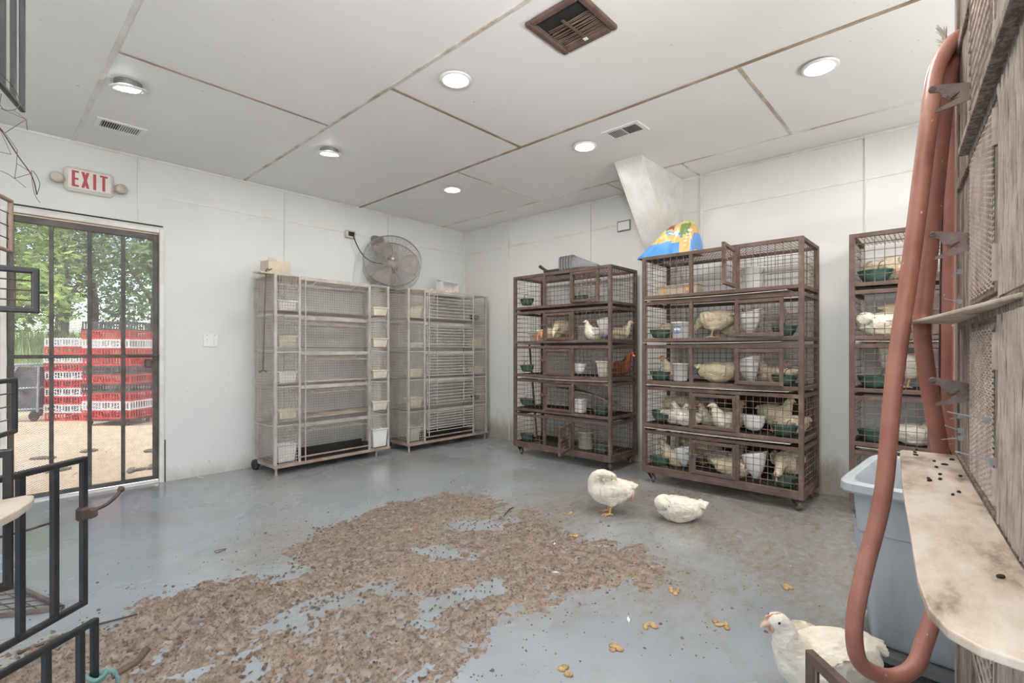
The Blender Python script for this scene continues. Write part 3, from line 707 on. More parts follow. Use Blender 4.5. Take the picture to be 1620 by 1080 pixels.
# ------------------------------------------------------------------ grey galvanised cage racks
GT = [1.811, 1.442, 1.113, .798, .446]; GB = [1.484, 1.150, .821, .483, .100]
def grey_rack(label, loc, W, D, closed, m1=.225, m2=.975, rz=0):
    t = thing('galvanised_cage_rack', label, 'cage rack', loc, rz, 'grey galvanised cage racks')
    a = .026; wm = .0021
    for x, y in ((0, 0), (W-a, 0), (0, D-a), (W-a, D-a)):
        bevel(MB().box((x, y, .08), (x+a, y+a, 1.811)).build('post', 'galv', t), .003)
    for x in (m1, m2): bevel(MB().box((x, .002, .09), (x+.02, .02, 1.80)).build('mullion', 'galv', t), .002)
    b = MB().box((-.005, -.012, .066), (W+.005, .03, .092)).box((0, D-.03, .066), (W, D, .092)).box((0, .03, .066), (.03, D-.03, .092)).box((W-.03, .03, .066), (W, D-.03, .092))
    bevel(b.build('base_sill', 'galvfoot', t), .003)
    for k in range(5):
        zt, zb = GT[k], GB[k]; hgt = zt-zb-.02
        f = MB().box((m1+.02, 0, zt-.034), (m2, .016, zt)).box((a, .003, zt-.012), (m1, .012, zt)).box((m2+.02, .003, zt-.012), (W-a, .012, zt))
        f.box((a, D-.012, zt-.02), (W-a, D-.002, zt)).box((.003, a, zt-.012), (.012, D-a, zt)).box((W-.012, a, zt-.012), (W-.003, D-a, zt))
        bevel(f.build('tier_rail', 'galv', t), .002)
        n = max(8, round(hgt/.0262))
        MB().grid((a, .008, zb), (m1-a, 0, 0), (0, 0, hgt), 8, n, wm).build('front_mesh', 'galvwire', t)
        MB().grid((m2+.02, .008, zb), (W-a-m2-.02, 0, 0), (0, 0, hgt), 8, n, wm).build('front_mesh', 'galvwire', t)
        MB().grid((.008, a, zb-.02), (0, D-2*a, 0), (0, 0, hgt+.03), 15, n+1, wm).build('side_mesh', 'galvwire', t)
        MB().grid((W-.008, a, zb-.02), (0, D-2*a, 0), (0, 0, hgt+.03), 15, n+1, wm).build('side_mesh', 'galvwire', t)
        MB().grid((a, D-.008, zb), (W-2*a, 0, 0), (0, 0, hgt), 45, n, wm).build('back_mesh', 'galvwire', t)
        if k < 4: MB().grid((a, .012, zb+.004), (W-2*a, 0, 0), (0, D-.03, 0), 48, 18, .0016).build('floor_mesh', 'galvwire', t)
        else:
            MB().box((a, .02, .094), (W-a, D-.02, .099)).box((m1-.02, .14, .1), (m2+.0, .165, .19)).build('black_tray', 'black', t)
            MB().bar((m1, .004, .135), (m2, .004, .135), .018, .012).build('sill_bar', 'galvfoot', t)
        # wire door of the middle opening
        if closed:
            d = MB(); z0, z1 = (zb+.012, zt-.045) if k < 4 else (zb+.09, zt-.045); x0, x1 = m1+.035, m2-.012
            for i in range(8):
                z = z0+(z1-z0)*i/7; d.wire((x0, -.006, z), (x1, -.006, z), .0042)
            d.wire((x0, -.006, z0), (x0, -.006, z1), .0028); d.wire((x1, -.006, z0), (x1, -.006, z1), .0028)
            for q in (.2, .78):
                x = x0+(x1-x0)*q; d.bar((x, -.009, z0), (x, -.009, z1+.03), .008, .004)
            od = d.build('door', 'galvbar', t)
        else:
            d = MB(); zz = zt-.06; x0, x1 = m1+.01, m2+.0
            for i in range(6): d.wire((x0+.02, .01+i*.045, zz+.006*i-.02), (x1, .01+i*.045, zz+.006*i-.02), .003)
            for x in (x0+.03, x0+.14, x0+.56, x1-.01): d.wire((x, .01, zz-.02), (x, .235, zz+.01), .003)
            od = d.build('door', 'galvwire', t)
        for x in (m1+.16, m2-.17):
            MB().tube(smooth_path([(x-.05, .0, zt-.075), (x-.01, -.012, zt-.05), (x+.004, -.014, zt-.022), (x-.006, -.012, zt-.012)], 3), .0025, 5).build('door_hook', 'galvwire', od)
    MB().grid((a, .01, 1.80), (W-2*a, 0, 0), (0, D-.02, 0), 46, 16, wm).build('top_mesh', 'galvwire', t)
    for x in (m1+.055, m2-.018): MB().tube([(x, -.014, .085 if not closed else .14), (x, -.014, 1.80)], .0055, 8).build('locking_rod', 'galv', t)
    for x in (.02, W-.16 if not closed else W-.03):
        MB().lathe([(.016, .068), (.011, .05), (.012, .02), (.019, 0), (.0005, 0)], (x, .012, 0), 12).build('foot', 'galvfoot', t)
    for x in (.03, W-.06):
        c = MB().box((x-.02, D-.07, .03), (x+.02, D-.03, .068)).build('caster', 'galvfoot', t)
        MB().lathe([(.006, -.014), (.045, -.014), (.05, -.008), (.05, .008), (.045, .014), (.006, .014)], (x-.035, D-.06, .05), 22, (1, .15, 0)).build('caster_wheel', 'rubber', c)
    return t
G1 = (1.786, 4.52, 0); G2 = (3.20, 4.50, 0)
grey_rack('grey galvanised wire cage rack with open tiers, nearest the gate', G1, 1.225, .45, False, rz=R(2.3))
grey_rack('grey galvanised wire cage rack with barred doors, beside the room corner', G2, 1.215, .44, True)
def tub_mesh(w, d, h, name='tub'):
    mb = MB(); e = .012; t_ = .004
    def ring(sx, sy, z): return [(-sx, -sy, z), (sx, -sy, z), (sx, sy, z), (-sx, sy, z)]
    L = [ring(w/2-e, d/2-e, 0), ring(w/2, d/2, h-.012), ring(w/2+.01, d/2+.01, h-.01), ring(w/2+.01, d/2+.01, h), ring(w/2-t_, d/2-t_, h), ring(w/2-e-t_, d/2-e-t_, .006)]
    vs = [p for r_ in L for p in r_]; fs = [(3, 2, 1, 0), tuple(20+i for i in range(4))]
    for i in range(5):
        for k in range(4): fs.append((i*4+k, i*4+(k+1) % 4, (i+1)*4+(k+1) % 4, (i+1)*4+k))
    return mb.add(vs, fs)
ORD = ['top', 'second', 'middle', 'fourth', 'bottom']
def tub(x, y, z, w, d, h, mat, label, group=None, rz=0, name='feed_tub', cat='tub'):
    o = tub_mesh(w, d, h).build(name, mat, None, (x, y, z), rz); bevel(o, .004); return tag(o, label, cat, group)
gx, gy, _ = G1
for k in range(4):
    tub(gx+.130, gy+.075, GB[k]+.008+.004*(k % 2), .165, .10, .088+.006*(k % 3), 'tub' if k % 2 else 'white', 'cream feed tub in the %s tier of the open grey rack, gate end' % ORD[k], 'cream feed tubs in the open grey rack', .03*(k-1))
    tub(gx+1.10, gy+.075, GB[k]+.008, .17, .10, .086+.008*(k % 2), 'tub', 'cream feed tub in the %s tier of the open grey rack, fan end' % ORD[k], 'cream feed tubs in the open grey rack', -.03*(k-1))
tub(gx+.125, gy+.09, GB[4]+.004, .17, .12, .16, 'white', 'tall white feed box standing in the bottom tier of the open grey rack, gate end', None, .05, 'feed_box', 'box')
tub(gx+1.10, gy+.085, GB[4]+.004, .17, .11, .19, 'white', 'white box with a dark slot in the bottom tier of the open grey rack', None, 0, 'feed_box', 'box')
gx, gy, _ = G2
for k, (h, m, l) in enumerate(((.12, 'tub', 'cream feed tub'), (.045, 'white', 'shallow white feed tray'), (.085, 'tub', 'tan feed tub'), (.10, 'tub', 'pale yellow feed tub'))):
    tub(gx+.13, gy+.078, GB[k]+.008, .165, .105, h, m, l+' in the %s tier of the barred rack, fan end' % ORD[k], 'feed tubs in the barred grey rack')
tub(gx+.125, gy+.085, GB[4]+.004, .14, .10, .16, 'clear', 'rust-stained white box in the bottom tier of the barred grey rack', None, 0, 'feed_box', 'box')
tub(gx+1.09, gy+.10, GB[1]+.008, .16, .12, .12, 'card', 'tan feed tub in the second tier of the barred grey rack, corner end', 'feed tubs in the barred grey rack')
tub(gx+1.09, gy+.09, GB[2]+.008, .17, .12, .085, 'tub', 'cream feed tub in the middle tier of the barred grey rack, corner end', 'feed tubs in the barred grey rack')
# hooked catching pole hung on the first grey rack
tag(MB().tube(smooth_path([(1.756, 4.50, 1.845), (1.758, 4.56, 1.84), (1.757, 4.60, 1.855), (1.757, 4.635, 1.835), (1.755, 4.63, 1.80), (1.75, 4.645, 1.5), (1.748, 4.675, .94)], 5), .005, 7).tube([(1.748, 4.60, .935), (1.748, 4.68, .945), (1.748, 4.76, .925)], .007, 7).build('hook_pole', 'latch'), 'thin hooked iron pole hung on the end of the open grey rack', 'pole')

# ------------------------------------------------------------------ green bowls, jugs, buckets
def bowl_mesh():
    mb = MB(); n = 28
    prof = [(.001, .004), (.045, .0), (.060, .006), (.080, .040), (.088, .066), (.092, .068), (.089, .073), (.083, .068), (.074, .040), (.055, .012), (.001, .009)]
    mb.lathe(prof, n=n, sy=.72)
    return mb.mesh('feed_bowl', 'bowl')
BOWL = bowl_mesh(); HOOK = MB().tube(smooth_path([(.03, -.055, .065), (.034, -.075, .085), (.04, -.06, .11), (.05, -.03, .12)], 4), .0025, 5).mesh('hook', 'wire_dark')
BG = 'green feed bowls in the cages'
def wpt(base, lx, ly, z): return (base[0]+ly, base[1]-lx, z)
def bowl(base, lx, ly, z, label, s=1, tilt=0):
    o = bpy.data.objects.new('feed_bowl', BOWL); col.objects.link(o); o.location = wpt(base, lx, ly, z) if base else (lx, ly, z)
    o.rotation_euler = (0, tilt, R(-90)+random.uniform(-.2, .2)); o.scale = (s,)*3; tag(o, label, 'bowl', BG)
    h = bpy.data.objects.new('hook', HOOK); col.objects.link(h); h.parent = o
E1 = 'tray rack'; E2 = 'bag rack'; E3 = 'rack behind the hose'
for k in (0, 2, 3, 4): bowl(B1, .125, .085, BOTS[k]+.004+(.02 if k < 4 else 0), 'green feed bowl in the %s tier of the %s, end nearest the room corner' % (ORD[k], E1))
bowl(B1, .80, .11, BOTS[0]+.01, 'green feed bowl behind the folded-back door in the top tier of the '+E1)
for k in (3, 4): bowl(B1, 1.06, .09, BOTS[k]+.006, 'green feed bowl in the %s tier of the %s, end nearest the bag' % (ORD[k], E1))
for k in (1, 2, 3, 4):
    bowl(B2, .125, .085, BOTS[k]+.006+(.02 if k == 3 else 0), 'green feed bowl in the %s tier of the %s, end by the tray rack' % (ORD[k], E2), 1.0, .15 if k == 3 else 0)
    bowl(B2, 1.08, .085, BOTS[k]+.008, 'green feed bowl in the %s tier of the %s, end by the grey bin' % (ORD[k], E2))
for k in (0, 2, 3): bowl(B3, .135, .085, BOTS[k]+.004, 'green feed bowl in the %s tier of the %s' % (ORD[k], E3), 1.12)
bowl(None, G2[0]+1.08, G2[1]+.09, GB[0]+.02, 'green feed bowl in the top tier of the barred grey rack', .85)
bowl(None, G2[0]+1.09, G2[1]+.09, GB[3]+.01, 'green feed bowl in the fourth tier of the barred grey rack', .85)
def jug(base, lx, ly, z, label, s=1, rz=0, mat='white'):
    """cut-open white plastic jug hung as a scoop feeder: wide slanted mouth, narrow base with blue cap"""
    mb = MB(); L = [];  n = 20
    for zz, w_, d_, cy in ((0, .024, .022, .02), (.012, .028, .026, .018), (.03, .042, .036, .012), (.09, .064, .052, 0), (.135, .078, .060, -.004), (.15, .082, .062, -.006)):
        L.append([(w_*math.copysign(abs(math.cos(a))**.7, math.cos(a)), cy+d_*math.copysign(abs(math.sin(a))**.7, math.sin(a)), zz+(.045*(.5+.5*math.cos(a)) if zz > .13 else 0)) for a in [2*math.pi*k/n for k in range(n)]])
    for w_, d_, cy, zz in ((.074, .055, -.006, .146), (.056, .045, 0, .085), (.03, .028, .014, .03)):
        L.append([(w_*math.cos(a), cy+d_*math.sin(a), zz+(.045*(.5+.5*math.cos(a)) if zz > .13 else 0)) for a in [2*math.pi*k/n for k in range(n)]])
    vs = [p for r_ in L for p in r_]; fs = [tuple(range(n-1, -1, -1)), tuple((len(L)-1)*n+k for k in range(n))]
    for i in range(len(L)-1):
        for k in range(n): fs.append((i*n+k, i*n+(k+1) % n, (i+1)*n+(k+1) % n, (i+1)*n+k))
    t = thing('scoop_jug', label, 'jug', wpt(base, lx, ly, z), R(-90)+rz, 'white cut-open jugs used as feeders', s)
    mb.add(vs, fs, 0, True).build('jug_body', mat, t)
    MB().lathe([(.0005, -.012), (.022, -.012), (.023, 0), (.018, .004)], (0, .018, 0), 16).build('cap', 'blue', t)
    MB().tube([(-.05, -.05, .17), (-.055, -.075, .19), (-.045, -.08, .17)], .0025, 5).build('hook', 'wire_dark', t)
def bucket(base, lx, ly, z, r, h, label, mat='white', name='bucket', emblem=False, bail=True, rz=0):
    t = thing(name, label, 'bucket', wpt(base, lx, ly, z), R(-90)+rz)
    MB().lathe([(.0005, 0), (r*.86, 0), (r*.9, .004), (r, h-.012), (r*1.05, h-.012), (r*1.05, h), (r*.96, h), (r*.84, .008), (.0005, .008)], n=28).build('bucket_body', mat, t)
    if bail: MB().tube([(r*math.cos(a)*1.04, -r*.55*math.sin(a)-.01, h-.03-.06*math.sin(a)) for a in [math.pi*i/14 for i in range(15)]], .0022, 5).build('bail', 'latch', t)
    if emblem:
        def oval(rx, rz_, off, c0):
            m_ = MB(); n = 24; pts = []
            for k in range(n):
                a = 2*math.pi*k/n; ang = (rx*math.cos(a))/r; zz = c0+rz_*math.sin(a); q = r*(.9+.1*zz/h)+off
                pts.append((q*math.sin(ang), -q*math.cos(ang), zz))
            q = r*(.9+.1*c0/h)+off
            return m_.add(pts+[(0, -q, c0)], [(k, (k+1) % n, n) for k in range(n)])
        oval(.042, .032, .0012, h*.5).build('emblem', 'blue', t); oval(.030, .011, .0022, h*.56).build('emblem_band', 'whitefilm', t)
    return t
bucket(B2, .855, .12, BOTS[0]+.004, .078, .165, 'white bucket with wire bail in the top tier of the bag rack')
bucket(B2, .285, .13, BOTS[1]+.004, .072, .135, 'white bucket with a blue oval emblem in the second tier of the bag rack', emblem=True, bail=False)
bucket(B2, .29, .115, BOTS[2]+.004, .062, .145, 'plain white tub bucket beside the hidden hen in the middle tier of the bag rack', bail=False)
jug(B2, .845, .09, BOTS[1]+.03, 'white scoop jug on the folded-back door in the second tier of the bag rack', .98, .3)
jug(B2, .835, .09, BOTS[2]+.022, 'white scoop jug in the middle tier of the bag rack', 1.0, -.5)
jug(B2, .325, .11, BOTS[4]+.03, 'white scoop jug between sitting hen and bars in the bottom tier of the bag rack', .9, .2)
jug(B2, .875, .10, BOTS[4]+.03, 'large white scoop jug in the middle of the bottom tier of the bag rack', 1.08, -.1)
sq = subsurf(tub_mesh(.17, .12, .125).build('feed_jug', 'white', None, wpt(B2, .865, .115, BOTS[3]+.004), R(-90)+.05), 2)
tag(sq, 'squat white rounded feed jug in the fourth tier of the bag rack', 'jug')
bucket(B1, .815, .17, BOTS[1]+.004, .075, .14, 'milky bucket in the second tier of the '+E1, 'clear', bail=False)
jug(B1, 1.05, .17, BOTS[1]+.04, 'white scoop jug beside the white hens in the second tier of the '+E1, 1.0, .4)
subsurf(tag(tub_mesh(.15, .11, .115).build('feed_jug', 'white', None, wpt(B1, .79, .11, BOTS[2]+.01), R(-90)+.15), 'white rounded jug lying in the middle tier of the '+E1, 'jug'), 2)
tub(*wpt(B1, 1.09, .11, BOTS[2]+.004), .115, .12, .15, 'clear', 'upright cream box beside the russet hen in the middle tier of the '+E1, None, R(-90), 'feed_box', 'box')
tw = thing('feed_tub', 'white tub with a purple label in the fourth tier of the '+E1, 'tub', wpt(B1, .80, .10, BOTS[3]+.004), R(-90))
bevel(tub_mesh(.135, .10, .135).build('tub_body', 'white', tw), .006)
purple = plain('purple_label_film', (.16, .10, .42), .4)
MB().add([(-.064, -.0545, .065), (-.03, -.0545, .065), (-.03, -.0585, .115), (-.064, -.0585, .115)], [(0, 1, 2, 3)]).build('label_patch', purple, tw)
bucket(B1, .83, .17, BOTS[4]+.004, .078, .17, 'milky bucket in the bottom tier of the '+E1, 'clear', bail=False)
def trough(base, lx, ly, z, w_, label):
    t = thing('cardboard_trough', label, 'tray', wpt(base, lx, ly, z), R(-90))
    bevel(tub_mesh(w_, .15, .095).build('trough_body', 'card', t), .004)
    for x in (-w_*.3, w_*.3): MB().lathe([(.0005, -.083), (.018, -.083)], (x, 0, .055), 14, (0, 1, 0)).build('hand_hole', 'orange', t)
trough(B1, .20, .30, BOTS[1]+.004, .34, 'long cream trough in the second tier of the '+E1)
trough(B2, .22, .26, BOTS[0]+.004, .36, 'long cream trough in the top tier of the bag rack')
tag(MB().tube(smooth_path([(0, 0, 0), (.0, 0, .05), (.03, 0, .085), (.055, 0, .065), (.045, 0, .03)], 5), .008, 8).build('orange_strap', plain('orange_strap_web', (.75, .27, .12), .6), None, wpt(B1, .355, -.012, BOTS[1]+.004), R(-90)), 'bent orange strap on the rail of the second tier, tray rack', 'strap')

# ------------------------------------------------------------------ things on top of the racks
# drum fan
FC = Vector((3.21, 4.82, 2.112)); RF = .318
t = thing('drum_fan', 'large dusty metal fan in a round wire guard on the grey racks', 'fan', FC)
t.rotation_euler = (R(-20), 0, R(-30))     # faces local -y, tipped up a little
gd = MB()
for y0_, dome in ((-.085, -.035), (.085, .03)):
    for i in range(25):
        q = .06+(RF-.06)*i/24; yy = y0_+dome*(1-(q/RF)**2)
        gd.tube([(q*math.cos(2*math.pi*k/48), yy, q*math.sin(2*math.pi*k/48)) for k in range(49)], .0016, 4, caps=False)
    for k in range(36 if y0_ < 0 else 24):
        a = 2*math.pi*k/(36 if y0_ < 0 else 24)
        gd.tube([(q*RF*math.cos(a), y0_+dome*(1-q*q), q*RF*math.sin(a)) for q in (.18, .45, .75, 1)], .0016, 4, caps=False)
gd.build('wire_guard', 'fanmetal', t)
MB().lathe([(RF, -.09), (RF+.006, -.085), (RF+.006, -.07), (RF, -.068)], (0, 0, 0), 64, (0, 1, 0)).lathe([(RF, .068), (RF+.006, .07), (RF+.006, .085), (RF, .09)], (0, 0, 0), 64, (0, 1, 0)).build('guard_rim', 'fanmetal', t)
MB().lathe([(.0005, -.126), (.016, -.125), (.020, -.120), (.018, -.115), (.0005, -.114)], (0, 0, 0), 24, (0, 1, 0)).build('guard_badge', 'clear', t)
for k in range(3):
    a0 = R(120*k-2); mb = MB(); vs = []; nr, na = 8, 7
    for s_ in (0, 1):
        for i in range(nr+1):
            q = .05+(RF-.075)*i/nr
            wid = .30-.0*i if i else .25
            half = R(16+18*(i/nr)**.5)*min(1, .19/q)*1.1
            for j in range(na+1):
                u = j/na*2-1; a = a0+u*half; yy = -.012-u*.045*(1-.35*i/nr)+.002*s_
                vs.append((q*math.cos(a), yy, q*math.sin(a)))
    N = (nr+1)*(na+1); fs = []
    for s_ in (0, 1):
        for i in range(nr):
            for j in range(na):
                b = s_*N+i*(na+1)+j; f_ = (b, b+1, b+na+2, b+na+1); fs.append(f_ if s_ else f_[::-1])
    ring = [i*(na+1) for i in range(nr+1)]+[nr*(na+1)+j for j in range(1, na+1)]+[i*(na+1)+na for i in range(nr-1, -1, -1)]+[j for j in range(na-1, 0, -1)]
    for i in range(len(ring)): x_, y_ = ring[i], ring[(i+1) % len(ring)]; fs.append((x_, y_, y_+N, x_+N))
    mb.add(vs, fs, 0, True).build('blade', 'fanblade', t)
MB().lathe([(.0005, -.03), (.048, -.028), (.055, -.01), (.055, .01), (.0005, .012)], (0, 0, 0), 24, (0, 1, 0)).build('hub', 'fanblade', t)
MB().lathe([(.03, .01), (.066, .02), (.07, .1), (.055, .15), (.0005, .155)], (0, 0, 0), 24, (0, 1, 0)).build('motor', 'greybox', t)
MB().bar((0, .12, -.05), (0, .12, -.29), .03, .02).bar((-.15, .05, -.30), (.15, .05, -.30), .03, .012).bar((-.15, .15, -.285), (.15, .15, -.285), .03, .012).build('stand', 'greybox', t)
tag(MB().tube(smooth_path([(2.82, 4.995, 2.40), (2.84, 4.98, 2.33), (2.885, 4.97, 2.24), (2.96, 4.97, 2.165), (3.05, 4.97, 2.13), (3.17, 4.95, 2.12)], 6), .006, 7).build('power_cord', 'cord'), 'black power cord looping from the wall outlet to the fan', 'cord')
# eggs and white box on the second grey rack
def egg_mesh(m):
    prof = []
    for i in range(13):
        a = math.pi*i/12; r_ = .0215*math.sin(a)*(1+.12*math.cos(a)); prof.append((max(r_, .0002), -.0285*math.cos(a)))
    return MB().lathe(prof, n=16, axis=(1, 0, 0)).mesh('egg', m)
EM = [egg_mesh('egg'), egg_mesh('egg2')]
eggl = ['brown egg behind its neighbour beside the fan on the barred grey rack', 'brown egg nearest the fan guard, in front of another egg', 'first of four eggs in a row before the white box, fan end', 'pale second egg of the four before the white box', 'pale third egg of the four before the white box', 'brown egg lying past the corner of the white box']
for i, (x, y) in enumerate(((3.56, 4.66), (3.61, 4.60), (3.765, 4.60), (3.83, 4.60), (3.895, 4.60), (3.975, 4.60))):
    o = bpy.data.objects.new('egg', EM[0 if i in (0, 1, 2, 5) else 1]); col.objects.link(o); o.location = (x, y, 1.8265); o.rotation_euler.z = (.9, .2, .4, 1.1, -.3, .6)[i]
    tag(o, eggl[i], 'egg', 'eggs on the barred grey rack')
t = thing('nest_box', 'small open white plastic box standing behind the eggs', 'box', (3.99, 4.78, 1.806))
b = MB().box((-.125, .06, 0), (.125, .066, .20)).box((-.125, -.07, 0), (-.119, .06, .165)).box((.119, -.07, 0), (.125, .06, .165)).box((-.125, -.07, 0), (.125, .06, .005)).add([(-.125, -.07, .16), (.125, -.07, .16), (.125, .06, .205), (-.125, .06, .205), (-.125, -.07, .165), (.125, -.07, .165), (.125, .06, .21), (-.125, .06, .21)], [(3, 2, 1, 0), (4, 5, 6, 7), (0, 1, 5, 4), (1, 2, 6, 5), (2, 3, 7, 6), (3, 0, 4, 7)])
b.build('box_shell', 'white', t)
# cream carton on the first grey rack
t = thing('cardboard_box', 'open cream cardboard box with a bent flap on the open grey rack', 'box', (1.90, 4.79, 1.806), .1)
b = MB().box((-.10, -.08, 0), (.10, -.076, .145)).box((-.10, .076, 0), (.10, .08, .16)).box((-.10, -.076, 0), (-.096, .076, .15)).box((.096, -.076, 0), (.10, .076, .15)).box((-.096, -.076, 0), (.096, .076, .004))
b.build('carton', 'card', t)
MB().add([(-.10, -.08, .145), (-.02, -.08, .145), (-.03, -.06, .175), (-.09, -.05, .18), (-.10, -.083, .146), (-.02, -.083, .146), (-.03, -.064, .176), (-.09, -.054, .181)], [(0, 1, 2, 3), (7, 6, 5, 4), (0, 4, 5, 1), (1, 5, 6, 2), (2, 6, 7, 3), (3, 7, 4, 0)]).build('flap', 'card', t)
tag(MB().box((-.13, -.06, 0), (.06, .05, .012)).build('board_scrap', 'card', None, (1.80, 4.66, 1.8135), .25), 'flat tan board scrap on the gate end of the open grey rack', 'board')
tag(MB().ell((0, 0, .007), (.035, .012, .008), 10).build('debris_lump', 'rust', None, (2.52, 4.62, 1.806), .4), 'small brown lump of debris on the top rail of the open grey rack', 'debris')
# stack of nested grey scoops on rack one
ZT = 1.922
for i in range(5):
    mb = MB(); w_, d_, h_ = .30, .20, .155
    t = thing('nested_scoop', ['grey plastic scoop tray, the endmost nearest the dustpan', 'grey plastic scoop tray, second from the dustpan end of the nested row', 'grey plastic scoop tray in the middle of the nested row of five', 'grey plastic scoop tray, fourth in the nested row from the dustpan', 'large grey plastic scoop tray closing the nested row, nearest the bag'][i], 'tray', (4.10, 3.055-.034*i, ZT), R(-90)+.12, 'nested grey scoop trays on the rusty rack')
    # lying on its side: open mouth towards +x (along the rack), outer shell stepped
    L = []
    n = 16
    for q, sc_ in ((0, 1.0), (.012, 1.0), (.012, .93), (.06, .90), (.27 if i == 4 else .055, .42 if i == 4 else .90)):
        L.append((q, sc_ if sc_ not in (.93, .90) else sc_-.10))
    vs = []; fs = []
    for q, sc_ in L:
        for a in range(n):
            th = 2*math.pi*a/n; c_, s_ = math.cos(th), math.sin(th)
            yy = d_/2*sc_*math.copysign(abs(c_)**.35, c_); zz = h_/2+h_/2*sc_*math.copysign(abs(s_)**.35, s_)
            zz = max(zz, 0.001) if sc_ >= .79 else zz*.42
            vs.append((q, yy, zz))
    for r_ in range(len(L)-1):
        for a in range(n): fs.append((r_*n+a, r_*n+(a+1) % n, (r_+1)*n+(a+1) % n, (r_+1)*n+a))
    fs.append(tuple(range(n-1, -1, -1)))
    if i == 4: fs.append(tuple((len(L)-1)*n+a for a in range(n)))
    mb.add(vs, fs, 0, False).build('scoop_shell', 'trayplastic', t)
    MB().tube([(-.002, -.06, h_+.002), (-.002, 0, h_+.012), (-.002, .06, h_+.002)], .005, 6).build('rim_handle', 'trayplastic', t)
t = thing('dustpan', 'black dustpan lying on the rusty rack with its handle raised', 'dustpan', (4.10, 3.26, ZT), R(-90))
bevel(MB().box((.02, -.10, 0), (.22, .10, .012)).box((.02, -.10, .012), (.03, .10, .04)).box((.02, -.10, .012), (.22, -.092, .035)).box((.02, .092, .012), (.22, .10, .035)).build('pan', 'black', t), .004)
MB().tube([(.025, 0, .03), (-.04, 0, .06), (-.11, 0, .105)], [.012, .014, .018], 10).build('handle', 'black', t)
o = subsurf(MB().cbox((0, 0, .022), (.10, .08, .044)).build('sponge', plain('orange_sponge_foam', (.80, .42, .16), .8), None, (4.12, 3.105, ZT), .4), 2); tag(o, 'small orange sponge between the dustpan and the grey scoop trays', 'sponge')
for p in o.data.polygons: pass

# printed feed bag slumped on rack two
def feed_bag():
    t = thing('feed_bag', 'slumped half-empty feed bag printed blue, orange and lime on the rusty rack', 'feed bag', (4.02, 1.845, ZT), R(-90))
    nu, nv = 44, 30; vs = []; mats = ['blue', 'orange', 'lime', 'olive', 'maroon', 'tanfilm', 'whitefilm']
    def top(u): # silhouette height along the width
        pts = [(-.275, .02), (-.24, .05), (-.18, .095), (-.10, .155), (-.04, .215), (.02, .252), (.08, .262), (.14, .285), (.185, .275), (.215, .22), (.228, .12), (.232, .03)]
        for (a, b), (c, d) in zip(pts, pts[1:]):
            if a <= u <= c: return b+(d-b)*(u-a)/(c-a)
        return .02
    def P(i, j):
        u = -.275+.507*i/nu; a = math.pi*j/nv       # from front foot over the top to the back foot
        hgt = top(u)*(1+.02*math.sin(9*u+2)); dep = .15*(1-.55*abs(u/.30)**3)
        s_, c_ = math.sin(a), math.cos(a)
        y = -dep*math.copysign(abs(c_)**.75, c_); z = hgt*s_**.72 if s_ > 1e-6 else 0
        nz = noise.fractal(Vector((u*9, a*1.6, 3.1)), .9, 2, 3)*.016+.010*math.sin(38*u+3*z*30)*max(0, .6-abs(c_-.5))
        return Vector((u, y+nz*(1 if y < 0 else .5), max(0.0, z+nz*.5*s_)))
    mb = MB()
    for i in range(nu+1):
        for j in range(nv+1): mb.v.append(tuple(P(i, j)))
    for i in range(nu):
        for j in range(nv):
            b = i*(nv+1)+j; c = sum((Vector(mb.v[k]) for k in (b, b+1, b+nv+1, b+nv+2)), Vector())/4
            u, z = c.x, c.z; m = 1
            if z < .10-.02*abs(u) and u < .125: m = 0
            elif z < .035+.25*max(0, u-.15): m = 1
            if u < -.06 and z > .35*(u+.275)+.075: m = 1
            if z > .185+.10*max(0, -u): 
                m = 5 if u > .02 else 2
                if -.03 < u < .075 and z > .205: m = 4
                if z > .255 and u > .05: m = 2
            if .13 < u < .195 and .135 < z < .245: m = 3
            if abs(z-(.185-.28*(u-.0))) < .013 and .0 < u < .14: m = 0
            if u > .205 and z < .11: m = 0
            if u > .2 and .11 <= z < .2: m = 1
            if (u-.10)**2+(z-.165)**2 < .018**2: m = 6
            mb.f.append((b, b+nv+1, b+nv+2, b+1)); mb.m.append(m); mb.sm.append(True)
    mb.add([P(0, j) for j in range(nv+1)], [tuple(range(nv, -1, -1))], 0); mb.add([P(nu, j) for j in range(nv+1)], [tuple(range(nv+1))], 1)
    mb.build('bag_film', mats, t)
    # lettering running up the side of the bag
    ln = MB()
    def stroke(a, b): ln.bar(a, b, .005, .003, (0, 1, 0))
    G = {'L': [((0, 1), (0, 0)), ((0, 0), (.6, 0))], 'A': [((0, 0), (.35, 1)), ((.35, 1), (.7, 0)), ((.15, .4), (.55, .4))], 'Y': [((0, 1), (.35, .5)), ((.7, 1), (.35, .5)), ((.35, .5), (.35, 0))],
         'E': [((0, 0), (0, 1)), ((0, 1), (.6, 1)), ((0, .5), (.5, .5)), ((0, 0), (.6, 0))], 'R': [((0, 0), (0, 1)), ((0, 1), (.55, .95)), ((.55, .95), (.55, .55)), ((.55, .55), (0, .5)), ((.25, .5), (.6, 0))]}
    s_ = .024
    for k, ch in enumerate('LAYER'):
        for (x0, z0), (x1, z1) in G[ch]:
            pq = []
            for xx, zz in ((x0, z0), (x1, z1)):
                u = .172+.008*k-zz*s_*.9+.012; z = .050+.030*k+xx*s_; sn = min(.999, (z/top(u))**(1/.72))
                pq.append((u, -.15*(1-.55*abs(u/.30)**3)*(1-sn*sn)**.375-.012, z))
            stroke(*pq)
    ln.build('lettering', 'whitefilm', t)
    return t
feed_bag()

